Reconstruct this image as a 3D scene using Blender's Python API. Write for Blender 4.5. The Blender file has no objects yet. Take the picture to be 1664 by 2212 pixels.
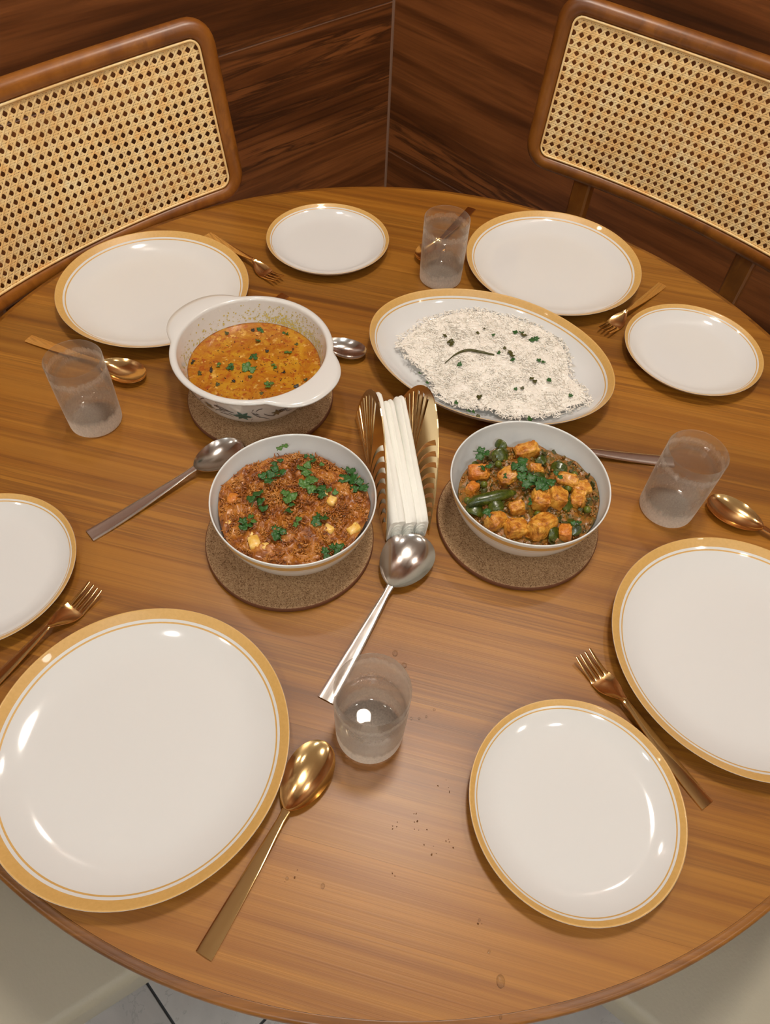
import bpy, bmesh, math, random
import numpy as np
from mathutils import Vector, Matrix, noise
PI = math.pi
R = math.radians
random.seed(7)
rng = np.random.default_rng(7)
SC = bpy.context.scene
COL = SC.collection
T = 0.75            # height of the table top above the floor

# ------------------------------------------------------------------ camera
cam = bpy.data.cameras.new('camera')
cam.sensor_fit = 'VERTICAL'; cam.sensor_height = 36.0
cam.lens = 1554.74 / 2212 * 36.0
cam.clip_start = 0.01
camo = bpy.data.objects.new('camera', cam); COL.objects.link(camo)
_r = Vector((0.99720728, 0.0600237, 0.04443862)); _u = Vector((-0.07468357, 0.8014624, 0.59336362)); _f = Vector((0, 0.59502536, -0.80370693))
camo.matrix_world = Matrix(((_r.x, _u.x, -_f.x, 0), (_r.y, _u.y, -_f.y, 0), (_r.z, _u.z, -_f.z, T + 0.6716), (0, 0, 0, 1)))
SC.camera = camo

# ------------------------------------------------------------------ world, light, exposure
w = bpy.data.worlds.new('world'); SC.world = w; w.use_nodes = True
w.node_tree.nodes['Background'].inputs[0].default_value = (1.0, 0.86, 0.7, 1)
w.node_tree.nodes['Background'].inputs[1].default_value = 0.15
SC.view_settings.view_transform = 'Standard'; SC.view_settings.look = 'None'
SC.view_settings.gamma = 1.0; SC.view_settings.use_curve_mapping = False
SC.view_settings.exposure = -0.2
SC.cycles.use_denoising = True
SC.cycles.max_bounces = 12; SC.cycles.transmission_bounces = 10; SC.cycles.glossy_bounces = 6
SC.cycles.caustics_refractive = False
CEIL = 2.72
WARM = (1.0, 0.90, 0.79); NEUT = (1.0, 0.96, 0.92)
# ceiling lights: x, y, radius, watts, colour
COOL = (0.86, 0.96, 1.0)
LIGHTS = [(0.13, 0.70, 0.13, 18.5, WARM), (-0.80, -0.35, 0.07, 2, NEUT), (0.90, -0.35, 0.07, 3, NEUT),
          (0.05, -1.45, 0.12, 17, COOL), (-0.47, 1.30, 0.06, 4.5, WARM), (0.56, 1.18, 0.06, 4.5, WARM), (-1.75, -0.6, 0.07, 5, WARM), (1.75, -0.5, 0.07, 5, WARM)]  # the warm pair over the chairs is added fill for the far side

# ------------------------------------------------------------------ helpers
def tag(o, label=None, cat=None, group=None, kind=None):
    if label: o['label'] = label
    if cat: o['category'] = cat
    if group: o['group'] = group
    if kind: o['kind'] = kind
    return o

def link(name, data, parent=None, loc=(0, 0, 0), rz=0.0, smooth=True):
    o = bpy.data.objects.new(name, data); COL.objects.link(o)
    o.location = loc; o.rotation_euler = (0, 0, rz)
    if parent is not None: o.parent = parent
    return o

def mesh(name, verts, faces, mat, parent=None, loc=(0, 0, 0), rz=0.0, smooth=True, uv=None, angle=None, fix=True):
    me = bpy.data.meshes.new(name)
    me.from_pydata([tuple(v) for v in verts], [], [tuple(f) for f in faces]); me.validate(); me.update()
    if fix:
        bm = bmesh.new(); bm.from_mesh(me); bmesh.ops.recalc_face_normals(bm, faces=bm.faces[:]); bm.to_mesh(me); bm.free()
    if smooth: me.polygons.foreach_set('use_smooth', [True] * len(me.polygons))
    if uv is not None:
        l = me.uv_layers.new(name='uv'); vi = np.zeros(len(me.loops), dtype=np.int32); me.loops.foreach_get('vertex_index', vi)
        l.data.foreach_set('uv', np.asarray(uv, dtype=np.float32)[vi].ravel())
    if mat:
        for m_ in (mat if isinstance(mat, (list, tuple)) else [mat]): me.materials.append(m_)
    if angle is not None and smooth: me.set_sharp_from_angle(angle=R(angle))
    return link(name, me, parent, loc, rz)

def empty(name, loc, rz=0.0, **k):
    o = bpy.data.objects.new(name, None); COL.objects.link(o)
    o.location = loc; o.rotation_euler = (0, 0, rz); o.empty_display_size = 0.05
    return tag(o, **k)

def copy_tree(o, parent=None):
    c = o.copy(); COL.objects.link(c)
    if parent is not None: c.parent = parent
    for ch in [x for x in list(bpy.data.objects) if x.parent == o]: copy_tree(ch, c)
    return c

def spline_profile(pts, n=6):
    """Catmull-Rom through 2-D profile points."""
    P = [np.array(p, float) for p in pts]; out = []
    for i in range(len(P) - 1):
        p0 = P[max(i - 1, 0)]; p1 = P[i]; p2 = P[i + 1]; p3 = P[min(i + 2, len(P) - 1)]
        for k in range(n):
            t = k / n
            out.append(0.5 * ((2 * p1) + (-p0 + p2) * t + (2 * p0 - 5 * p1 + 4 * p2 - p3) * t * t + (-p0 + 3 * p1 - 3 * p2 + p3) * t ** 3))
    out.append(P[-1]); return out

def lathe(prof, seg=96, rx=1.0, ry=1.0, sup=2.0, rimz=None):
    """prof: (r, z[, tag]) from centre to centre. Returns verts, faces, uv(u=dist-from-rim signed by side, v=angle)."""
    prof = [tuple(p) for p in prof]; V = []; F = []; U = []
    rm = max(p[0] for p in prof); k = max(range(len(prof)), key=lambda i: prof[i][0])
    d = [0.0] * len(prof)
    for i in range(k - 1, -1, -1): d[i] = d[i + 1] + math.hypot(prof[i][0] - prof[i + 1][0], prof[i][1] - prof[i + 1][1])
    for i in range(k + 1, len(prof)): d[i] = d[i - 1] - math.hypot(prof[i][0] - prof[i - 1][0], prof[i][1] - prof[i - 1][1])
    rings = []
    for i, (r, z) in enumerate(prof):
        if r < 1e-6:
            rings.append([len(V)]); V.append((0, 0, z)); U.append((d[i], 0)); continue
        ring = []
        for s in range(seg):
            a = 2 * PI * s / seg; c, sn = math.cos(a), math.sin(a)
            X = math.copysign(abs(c) ** (2 / sup), c); Y = math.copysign(abs(sn) ** (2 / sup), sn)
            if rx == ry == 1.0: V.append((r * X, r * Y, z))
            else:      # inset from an oval rim by (rm - r)
                ins = rm - r; q = r / rm
                ax = (rx - ins) if rx > ins else 0; ay = (ry - ins) if ry > ins else 0
                V.append((ax * X, ay * Y, z))
            ring.append(len(V) - 1); U.append((d[i], s / seg))
        rings.append(ring)
    for a, b in zip(rings, rings[1:]):
        if len(a) == 1 and len(b) == 1: continue
        for s in range(seg):
            t = (s + 1) % seg
            if len(a) == 1: F.append((a[0], b[s], b[t]))
            elif len(b) == 1: F.append((a[s], b[0], a[t]))
            else: F.append((a[s], b[s], b[t], a[t]))
    return V, F, U

def tube(path, rad, seg=8, cap=True, flat=1.0):
    """Swept tube; rad a number or list; returns verts, faces."""
    P = [Vector(p) for p in path]; n = len(P); V = []; F = []
    rs = rad if isinstance(rad, (list, tuple)) else [rad] * n
    up = Vector((0, 0, 1)); prev = None
    for i in range(n):
        t = (P[min(i + 1, n - 1)] - P[max(i - 1, 0)]).normalized()
        if prev is None: s = t.cross(up) if abs(t.dot(up)) < .95 else t.cross(Vector((1, 0, 0)))
        else: s = prev - t * prev.dot(t)
        s.normalize(); prev = s; b = s.cross(t)
        for k in range(seg):
            a = 2 * PI * k / seg; V.append(P[i] + s * math.cos(a) * rs[i] + b * math.sin(a) * rs[i] * flat)
    for i in range(n - 1):
        for k in range(seg):
            q = (k + 1) % seg; F.append((i * seg + k, i * seg + q, (i + 1) * seg + q, (i + 1) * seg + k))
    if cap: F.append(tuple(range(seg - 1, -1, -1))); F.append(tuple((n - 1) * seg + k for k in range(seg)))
    return V, F

def join(parts):
    V = []; F = []
    for v, f in parts:
        b = len(V); V += [tuple(x) for x in v]; F += [tuple(i + b for i in g) for g in f]
    return V, F

def rbox(sx, sy, sz, bev=0.004, seg=2, c=(0, 0, 0)):
    bm = bmesh.new(); bmesh.ops.create_cube(bm, size=1)
    for v in bm.verts: v.co = Vector((v.co.x * sx, v.co.y * sy, v.co.z * sz))
    if bev: bmesh.ops.bevel(bm, geom=bm.edges[:], offset=bev, segments=seg, profile=0.5, affect='EDGES')
    V = [(v.co.x + c[0], v.co.y + c[1], v.co.z + c[2]) for v in bm.verts]
    bm.verts.index_update(); F = [tuple(v.index for v in f.verts) for f in bm.faces]; bm.free(); return V, F

# ------------------------------------------------------------------ materials
def srgb(*c):
    return tuple(((x / 255) / 12.92 if x / 255 <= .04045 else ((x / 255 + .055) / 1.055) ** 2.4) for x in c) + (1,)

class NT:
    def __init__(s, name):
        s.m = bpy.data.materials.new(name); s.m.use_nodes = True; s.t = s.m.node_tree; s.n = s.t.nodes; s.l = s.t.links
        s.b = s.n['Principled BSDF']
    def node(s, typ, **k):
        x = s.n.new(typ)
        for a, b in k.items(): setattr(x, a, b)
        return x
    def set(s, node, inp, v):
        i = node.inputs[inp]
        if isinstance(v, tuple) and len(v) == 3 and i.type == 'RGBA': v = v + (1,)
        if isinstance(v, bpy.types.NodeSocket): s.l.new(v, i)
        else: i.default_value = v
        return node
    def p(s, **k):
        for a, v in k.items(): s.set(s.b, a.replace('_', ' '), v)
        return s
    def coords(s, kind='Object', rot=(0, 0, 0), scale=(1, 1, 1), loc=(0, 0, 0)):
        tc = s.node('ShaderNodeTexCoord'); mp = s.node('ShaderNodeMapping')
        s.l.new(tc.outputs[kind], mp.inputs[0]); mp.inputs['Rotation'].default_value = rot
        mp.inputs['Scale'].default_value = scale
        if isinstance(loc, bpy.types.NodeSocket): s.l.new(loc, mp.inputs['Location'])
        else: mp.inputs['Location'].default_value = loc
        return mp.outputs[0]
    def noise(s, vec, scale=5, detail=4, rough=.5, dist=0.0, out='Fac'):
        x = s.node('ShaderNodeTexNoise')
        if vec is not None: s.l.new(vec, x.inputs['Vector'])
        x.inputs['Scale'].default_value = scale; x.inputs['Detail'].default_value = detail
        x.inputs['Roughness'].default_value = rough; x.inputs['Distortion'].default_value = dist
        return x.outputs[out]
    def vor(s, vec, scale=5, feature='F1', out='Distance', rand=1.0):
        x = s.node('ShaderNodeTexVoronoi', feature=feature)
        if vec is not None: s.l.new(vec, x.inputs['Vector'])
        x.inputs['Scale'].default_value = scale; x.inputs['Randomness'].default_value = rand
        return x.outputs[out]
    def ramp(s, fac, stops, interp='LINEAR'):
        x = s.node('ShaderNodeValToRGB'); s.l.new(fac, x.inputs[0]); e = x.color_ramp.elements; x.color_ramp.interpolation = interp
        while len(e) < len(stops): e.new(0.5)
        for q, (pos, c) in zip(e, stops): q.position = pos; q.color = c if len(c) == 4 else tuple(c) + (1,)
        return x.outputs[0]
    def math(s, op, a, b=0.0, clamp=False):
        x = s.node('ShaderNodeMath', operation=op); x.use_clamp = clamp
        s.set(x, 0, a); s.set(x, 1, b); return x.outputs[0]
    def mix(s, fac, a, b, mode='MIX'):
        x = s.node('ShaderNodeMix', data_type='RGBA', blend_type=mode)
        s.set(x, 0, fac); s.set(x, 6, a); s.set(x, 7, b); return x.outputs[2]
    def bump(s, h, strength=.3, dist=.001):
        x = s.node('ShaderNodeBump'); x.inputs['Strength'].default_value = strength; x.inputs['Distance'].default_value = dist
        s.l.new(h, x.inputs['Height']); s.l.new(x.outputs[0], s.b.inputs['Normal']); return s

def g4(v): return (v, v, v, 1)

def wood(name, dark, mid, light, rot=0.0, scale=1.0, rough=.35, coat=0.2, stripe=1.0, along=(1.6, 26, 8), per_object=True, bumpd=.0002, figure=0.5):
    M = NT(name)
    if per_object:
        oi = M.node('ShaderNodeObjectInfo'); cx = M.node('ShaderNodeCombineXYZ')
        M.l.new(M.math('MULTIPLY', oi.outputs['Random'], 37.0), cx.inputs[0]); M.l.new(M.math('MULTIPLY', oi.outputs['Random'], 91.0), cx.inputs[1])
        loc = cx.outputs[0]
    else: loc = (0, 0, 0)
    v = M.coords(rot=(0, 0, rot), scale=tuple(a * scale for a in along), loc=loc)
    v2 = M.coords(rot=(0, 0, rot), scale=tuple(a * scale for a in (along[0] * 4, along[1] * 22, along[2] * 8)), loc=loc)
    n1 = M.noise(v, 1.0, 3, .55, figure); n2 = M.noise(v, 2.6, 5, .6, figure * .6); n3 = M.noise(v2, 1.0, 3, .6)
    f = M.math('ADD', M.math('MULTIPLY', n1, .6), M.math('MULTIPLY', n2, .4))
    c = M.ramp(f, [(.30, dark), (.46, mid), (.56, light), (.68, mid)])
    # dark annual-ring streaks
    st = M.ramp(n2, [(.50, g4(0)), (.56, g4(1)), (.62, g4(0))])
    d4 = tuple(dark) + (1,)
    v3 = M.coords(rot=(0, 0, rot), scale=tuple(a * scale for a in (along[0] * .8, along[1] * .38, along[2] * .5)), loc=loc)
    cl = M.ramp(M.noise(v3, 1.0, 2, .5, figure), [(.40, g4(.12)), (.60, g4(1))])
    fl = M.noise(M.coords(rot=(0, 0, rot), scale=tuple(a * scale for a in (along[0] * .8, along[1] * 3.2, along[2] * 3)), loc=loc), 1.0, 3, .5, figure)
    st2 = M.ramp(fl, [(.52, g4(0)), (.58, g4(.8)), (.63, g4(0))])
    st = M.math('MULTIPLY', M.math('MAXIMUM', st, st2), cl)
    c = M.mix(M.math('MULTIPLY', st, .46 * stripe), c, d4)
    c = M.mix(M.math('MULTIPLY', M.ramp(n3, [(.45, g4(0)), (.75, g4(1))]), .5), c, M.mix(.55, c, d4))
    if per_object:
        hs = M.node('ShaderNodeHueSaturation'); M.l.new(c, hs.inputs['Color'])
        M.l.new(M.math('ADD', M.math('MULTIPLY', oi.outputs['Random'], .3), .85), hs.inputs['Value']); c = hs.outputs[0]
    M.p(Base_Color=c, Roughness=M.math('ADD', M.math('MULTIPLY', n3, .12), rough - .05), Coat_Weight=coat, Coat_Roughness=.3)
    M.bump(n3, .35, bumpd)
    return M.m

TABLEWOOD = wood('teak_table', (.115, .035, .0035), (.275, .102, .0075), (.365, .152, .015), rot=0, rough=.42, coat=.28, stripe=1.2, along=(.55, 30, 8), figure=.25, bumpd=.0003)
EDGEWOOD = wood('teak_edge', (.09, .028, .003), (.20, .072, .007), (.30, .115, .014), per_object=False, rough=.34, coat=.3)
CHAIRWOOD = wood('chair_teak', (.10, .028, .003), (.21, .066, .006), (.31, .11, .013), scale=1.2, rough=.38, coat=.25, along=(7, 7, 3))
WALLWOOD = wood('walnut_panel', (.036, .012, .0038), (.15, .046, .011), (.30, .10, .026), scale=.9, rough=.40, coat=.1, stripe=1.8, along=(.8, 11, 9), figure=.9, bumpd=.0004)
DARKWOOD = wood('dark_ribbed_wood', (.03, .011, .005), (.06, .02, .008), (.085, .03, .012), rough=.5, coat=0, along=(.7, 8, 60))
FEETWOOD = CHAIRWOOD

def porcelain(name, top_band=True, w=(.0004, .0112, .0140, .0157), both=False, white=(.725, .73, .72, 1)):
    """White opal glass; gold rings placed by the distance from the rim (uv.x): + inside, - outside."""
    M = NT(name); tc = M.node('ShaderNodeTexCoord'); sp = M.node('ShaderNodeSeparateXYZ'); M.l.new(tc.outputs['UV'], sp.inputs[0])
    u = sp.outputs[0] if top_band else M.math('MULTIPLY', sp.outputs[0], -1.0)
    def band(a, b): return M.math('MULTIPLY', M.math('GREATER_THAN', u, a), M.math('LESS_THAN', u, b))
    k = M.math('ADD', band(w[0], w[1]), band(w[2], w[3]), clamp=True)
    n = M.noise(M.coords(), 300, 2)
    gold = M.ramp(n, [(.3, (.62, .37, .11)), (.7, (.67, .41, .13))])
    M.p(Base_Color=M.mix(k, white, gold), Roughness=M.math('ADD', .09, M.math('MULTIPLY', k, .3)), Specular_IOR_Level=.55,
        Metallic=0.0, Coat_Weight=.2, Coat_Roughness=.04)
    return M.m
PLATE = porcelain('opal_plate')
PLATE_S = porcelain('opal_plate_small', w=(.0004, .0070, .0090, .0102))
BOWLM = porcelain('opal_bowl', white=(.80, .83, .82, 1), top_band=False, w=(.0045, .0125, .0150, .0158))
WHITE = NT('white_opal').p(Base_Color=(.73, .725, .70, 1), Roughness=.13, Coat_Weight=.4, Coat_Roughness=.05).m

def metal(name, col, rough=.16, brushed=True):
    M = NT(name); n = M.noise(M.coords(scale=(30, 600, 600)), 1.0, 2)
    M.p(Base_Color=col, Metallic=1.0, Roughness=M.math('ADD', rough - .03, M.math('MULTIPLY', n, .09)))
    return M.m
GOLD = metal('gold_cutlery', (.93, .64, .29, 1), .12)
STEEL = metal('steel_cutlery', (.68, .64, .60, 1), .15)
BRASS = metal('holder_gold', (.80, .62, .34, 1), .2)

def thin_glass(name, kind):
    """see-through glass or water: straight transmission, Fresnel gloss, and for cold glass a film of condensation"""
    M = NT(name); out = M.n['Material Output']; M.n.remove(M.b)
    tr = M.node('ShaderNodeBsdfTransparent'); gl = M.node('ShaderNodeBsdfGlossy'); lf = M.node('ShaderNodeLayerWeight')
    gl.inputs['Roughness'].default_value = .03; f0 = .02 if kind == 'water' else .04; lf.inputs['Blend'].default_value = .5
    fres = M.math('ADD', M.math('MULTIPLY', M.math('POWER', lf.outputs['Facing'], 4.0), .6), f0)
    tr.inputs['Color'].default_value = (.97, .97, .965, 1) if kind != 'water' else (.975, .975, .97, 1)
    mx = M.node('ShaderNodeMixShader'); base = tr.outputs[0]
    M.l.new(fres, mx.inputs[0]); M.l.new(base, mx.inputs[1]); M.l.new(gl.outputs[0], mx.inputs[2]); last = mx.outputs[0]
    if kind == 'water':
        nb = M.noise(M.coords(), 45, 2); bw = M.node('ShaderNodeBump'); bw.inputs['Strength'].default_value = .1; bw.inputs['Distance'].default_value = .004
        M.l.new(nb, bw.inputs['Height']); M.l.new(bw.outputs[0], gl.inputs['Normal'])
    if kind == 'frost':
        tc = M.node('ShaderNodeTexCoord'); sp = M.node('ShaderNodeSeparateXYZ'); M.l.new(tc.outputs['Object'], sp.inputs[0])
        nd = M.noise(M.coords(scale=(150, 150, 22)), 1.0, 3); zz = M.math('ADD', sp.outputs[2], M.math('MULTIPLY', M.math('SUBTRACT', nd, .5), .012))
        amt = M.ramp(M.math('MULTIPLY', zz, 10.0), [(.20, g4(.80)), (.27, g4(.20)), (.50, g4(.17)), (.76, g4(.17)), (.83, g4(.34)), (.87, g4(.30)), (.90, g4(.05))])
        speck = M.noise(M.coords(scale=(1, 1, .5)), 520, 2); amt = M.math('MULTIPLY', amt, M.math('ADD', .6, M.math('MULTIPLY', speck, .8)), clamp=True)
        lw = M.node('ShaderNodeLayerWeight'); lw.inputs['Blend'].default_value = .35
        amt = M.math('ADD', amt, M.math('MULTIPLY', M.math('POWER', lw.outputs['Facing'], 2.0), .42), clamp=True)
        df = M.node('ShaderNodeBsdfDiffuse'); df.inputs['Color'].default_value = (.93, .88, .80, 1)
        tl = M.node('ShaderNodeBsdfTranslucent'); tl.inputs['Color'].default_value = (.95, .90, .82, 1)
        ad = M.node('ShaderNodeMixShader'); ad.inputs[0].default_value = .55; M.l.new(df.outputs[0], ad.inputs[1]); M.l.new(tl.outputs[0], ad.inputs[2])
        m2 = M.node('ShaderNodeMixShader'); M.l.new(amt, m2.inputs[0]); M.l.new(last, m2.inputs[1]); M.l.new(ad.outputs[0], m2.inputs[2]); last = m2.outputs[0]
        bp = M.node('ShaderNodeBump'); bp.inputs['Strength'].default_value = .5; bp.inputs['Distance'].default_value = .0003; M.l.new(speck, bp.inputs['Height'])
        M.l.new(bp.outputs[0], gl.inputs['Normal']); gl.inputs['Roughness'].default_value = .12
    M.l.new(last, out.inputs['Surface']); return M.m
GLASSF = thin_glass('condensation_glass', 'frost'); GLASSC = thin_glass('clear_glass', 'clear'); WATER = thin_glass('water', 'water')

def cork():
    M = NT('cork'); c = M.coords()
    v = M.vor(c, 1000, out='Color'); sp = M.node('ShaderNodeSeparateColor'); M.l.new(v, sp.inputs[0])
    col = M.ramp(sp.outputs[0], [(0, (.15, .075, .028)), (.2, (.29, .165, .075)), (.6, (.37, .225, .108)), (1, (.47, .31, .165))])
    n = M.noise(c, 600, 3)
    M.p(Base_Color=col, Roughness=.85); M.bump(M.vor(c, 760), .5, .0005); return M.m
CORK = cork()
CORKEDGE = NT('cork_edge').p(Base_Color=(.16, .058, .024, 1), Roughness=.7).m

def cane():
    M = NT('cane'); oc = M.coords(); n = M.noise(oc, 60, 4, .6); n2 = M.noise(oc, 9, 3)
    c = M.ramp(n, [(.3, (.92, .56, .21)), (.5, (.98, .72, .34)), (.75, (1.0, .84, .50))])
    c = M.mix(M.ramp(n2, [(.45, g4(0)), (.7, g4(.35))]), c, (.68, .38, .12, 1))
    M.p(Base_Color=c, Roughness=.42, Specular_IOR_Level=.4); return M.m
CANE = cane()

def plain(name, col, rough=.5, bump_scale=None, bump_d=.0005, var=0.0, **k):
    M = NT(name)
    if bump_scale or var:
        n = M.noise(M.coords(), bump_scale or 40, 4)
        if var: M.p(Base_Color=M.mix(n, tuple(x * (1 - var) for x in col[:3]) + (1,), tuple(min(1, x * (1 + var)) for x in col[:3]) + (1,)))
        else: M.p(Base_Color=col)
        if bump_scale: M.bump(n, .5, bump_d)
    else: M.p(Base_Color=col)
    M.p(Roughness=rough, **k); return M.m
CREAM = plain('cream_leatherette', (.43, .40, .31, 1), .5, 260, .0004)
PAPER = plain('tissue_paper', (.87, .87, .81, 1), .85, 700, .0001, var=.02)
LEAF = plain('coriander', (.028, .105, .018, 1), .45, 300, .0006, var=.55)
LEAF2 = plain('coriander_pale', (.07, .17, .03, 1), .45, 300, .0006, var=.4)
DRYLEAF = plain('cooked_herb', (.07, .068, .012, 1), .45, 300, .0006, var=.5)
DARKHERB = plain('dark_herb', (.02, .014, .004, 1), .4, 300, .0004, var=.5)
RICE = plain('rice', (.86, .82, .74, 1), .4, 500, .0001, var=.02)
CEILM = plain('ceiling_paint', (.84, .82, .78, 1), .9)
CREAMWALL = plain('cream_paint', (.60, .52, .40, 1), .8)
def emis(name, col, s):
    M = NT(name); M.p(Base_Color=col + (1,), Emission_Color=col + (1,), Emission_Strength=s); return M.m

def food(name, stops, scale=120, rough=.3, bump=.0012, coat=.25):
    M = NT(name); c = M.coords(); n = M.noise(c, scale, 6, .65, .8); n2 = M.noise(c, scale * 3.1, 3)
    col = M.ramp(n, stops)
    M.p(Base_Color=col, Roughness=M.math('ADD', M.math('MULTIPLY', n2, .3), rough - .1), Coat_Weight=coat, Coat_Roughness=.2); M.bump(M.math('ADD', n, M.math('MULTIPLY', n2, .5)), .7, bump); return M.m
CURRY = food('onion_curry', [(.28, (.10, .018, .003)), (.42, (.28, .07, .010)), (.52, (.42, .13, .022)), (.68, (.60, .24, .06))], 160)
STRAND = food('curry_strand', [(.30, (.11, .025, .003)), (.44, (.30, .088, .010)), (.56, (.46, .17, .022)), (.74, (.62, .30, .075))], 70)
MASALA = food('vegetable_masala', [(.28, (.05, .035, .005)), (.42, (.15, .10, .012)), (.56, (.36, .13, .016)), (.72, (.22, .17, .02))], 140)
POTATO = food('golden_potato', [(.30, (.16, .04, .004)), (.42, (.50, .17, .014)), (.56, (.74, .36, .045)), (.8, (.84, .55, .14))], 110, .35, .0020, .2)
CARROT = food('carrot', [(.3, (.44, .10, .008)), (.5, (.62, .21, .018)), (.75, (.74, .36, .05))], 110, .35, .0020, .15)
PANEER = food('paneer', [(.25, (.62, .22, .02)), (.45, (.82, .50, .09)), (.7, (.88, .70, .35))], 60, .35, .0005, .2)
CAPS = food('green_pepper', [(.30, (.016, .026, .003)), (.48, (.05, .075, .006)), (.72, (.14, .16, .014))], 75, .22, .0009, .45)
PEA = plain('pea', (.12, .14, .015, 1), .3, 400, .0002, var=.2)

def soupmat():
    M = NT('dal_soup'); c = M.coords()
    n = M.noise(c, 26, 5, .6, 1.2); n2 = M.noise(c, 150, 4, .65, .5); v = M.vor(c, 230, out='Distance')
    col = M.ramp(n, [(.30, (.52, .28, .016)), (.44, (.47, .20, .007)), (.56, (.38, .125, .004)), (.70, (.49, .24, .015))])
    red = M.ramp(n2, [(.52, g4(0)), (.62, g4(.85))]); col = M.mix(red, col, (.33, .055, .004, 1))
    pale = M.ramp(M.noise(c, 110, 3, .6), [(.60, g4(0)), (.70, g4(.7))]); col = M.mix(pale, col, (.78, .48, .12, 1))
    M.p(Base_Color=col, Roughness=.28, Coat_Weight=.25, Coat_Roughness=.12)
    M.bump(n2, .5, .0012); return M.m
SOUP = soupmat()

def floor_mat():
    M = NT('marble_tile'); c = M.coords(); n = M.noise(c, 2.2, 6, .6, 1.6); n2 = M.noise(c, 7, 5, .6, 2.5)
    col = M.ramp(n, [(.35, (.44, .45, .45)), (.6, (.58, .59, .58))]); vein = M.ramp(n2, [(.49, g4(0)), (.505, g4(.5)), (.52, g4(0))])
    M.p(Base_Color=M.mix(vein, col, (.30, .31, .32, 1)), Roughness=.15); return M.m
MARBLE = floor_mat(); GROUT = plain('dark_grout', (.07, .075, .08, 1), .7)

# ------------------------------------------------------------------ room
CORNER = Vector((-0.068, 1.949)); DL = Vector((-0.680, -0.733)); DR = Vector((0.733, -0.680)); WL = 4.2
def quadbox(p, dx, dy, dz, bev=0.0):
    """box from corner p along three vectors"""
    p, dx, dy, dz = map(Vector, (p, dx, dy, dz))
    V = [p, p + dx, p + dx + dy, p + dy, p + dz, p + dx + dz, p + dx + dy + dz, p + dy + dz]
    F = [(0, 3, 2, 1), (4, 5, 6, 7), (0, 1, 5, 4), (1, 2, 6, 5), (2, 3, 7, 6), (3, 0, 4, 7)]
    return [tuple(v) for v in V], F

# floor: grout slab with tiles of its own
ang = math.atan2(DR.y, DR.x)
far = CORNER + DL * WL; farR = CORNER + DR * WL; opp = CORNER + DL * WL + DR * WL
fv = [(CORNER.x, CORNER.y, -.006), (far.x, far.y, -.006), (opp.x, opp.y, -.006), (farR.x, farR.y, -.006)]
fl = mesh('floor', fv + [(x, y, -.05) for x, y, z in fv], [(0, 1, 2, 3), (7, 6, 5, 4), (0, 4, 5, 1), (1, 5, 6, 2), (2, 6, 7, 3), (3, 7, 4, 0)], GROUT, smooth=False)
tag(fl, kind='structure')
tv, tf = rbox(.596, .596, .0062, .0008, 1)
tile0 = None
FA = R(-43 + 12); gx = Vector((math.cos(FA), math.sin(FA))); gy = Vector((-math.sin(FA), math.cos(FA)))
org = Vector((-0.293, 0.0245))            # a point on a grout joint seen past the left seat
jd = Vector((0.036, -0.033)).normalized(); gx = jd; gy = Vector((-jd.y, jd.x)); FA = math.atan2(gx.y, gx.x)
for i in range(-7, 8):
    for j in range(-7, 8):
        c = org + gx * (.6 * (i + .70)) + gy * (.6 * (j + .5))
        a = (c - CORNER).dot(DL); b = (c - CORNER).dot(DR)
        if not (-.43 < a < WL + .43 and -.43 < b < WL + .43): continue
        edge = not (.43 < a < WL - .43 and .43 < b < WL - .43)
        if edge:                         # cut the border tiles along the walls
            bm = bmesh.new(); cv = [bm.verts.new(v) for v in tv]
            for f in tf: bm.faces.new([cv[k] for k in f])
            m = Matrix.Translation((c.x, c.y, -.0032)) @ Matrix.Rotation(FA, 4, 'Z'); mi = m.inverted()
            for p_, n_ in ((CORNER, -DR), (CORNER, -DL), (opp, DR), (opp, DL)):
                P3 = Vector((p_[0], p_[1], 0)); N3 = Vector((n_[0], n_[1], 0))
                r_ = bmesh.ops.bisect_plane(bm, geom=bm.verts[:] + bm.edges[:] + bm.faces[:], plane_co=mi @ (P3 - N3 * .002), plane_no=mi.to_3x3() @ N3, clear_outer=True)
                ed = [e for e in r_['geom_cut'] if isinstance(e, bmesh.types.BMEdge)]
                if ed: bmesh.ops.contextual_create(bm, geom=ed)
            if len(bm.faces) > 3:
                bm.verts.index_update(); mesh('floor_tile', [tuple(v.co) for v in bm.verts], [tuple(v.index for v in f.verts) for f in bm.faces], MARBLE, fl, (c.x, c.y, -.0032), FA, smooth=False)
            bm.free(); continue
        if tile0 is None:
            tile0 = mesh('floor_tile', tv, tf, MARBLE, fl, (c.x, c.y, -.0032), FA, smooth=False)
        else:
            o = tile0.copy(); COL.objects.link(o); o.location = (c.x, c.y, -.0032)

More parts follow.
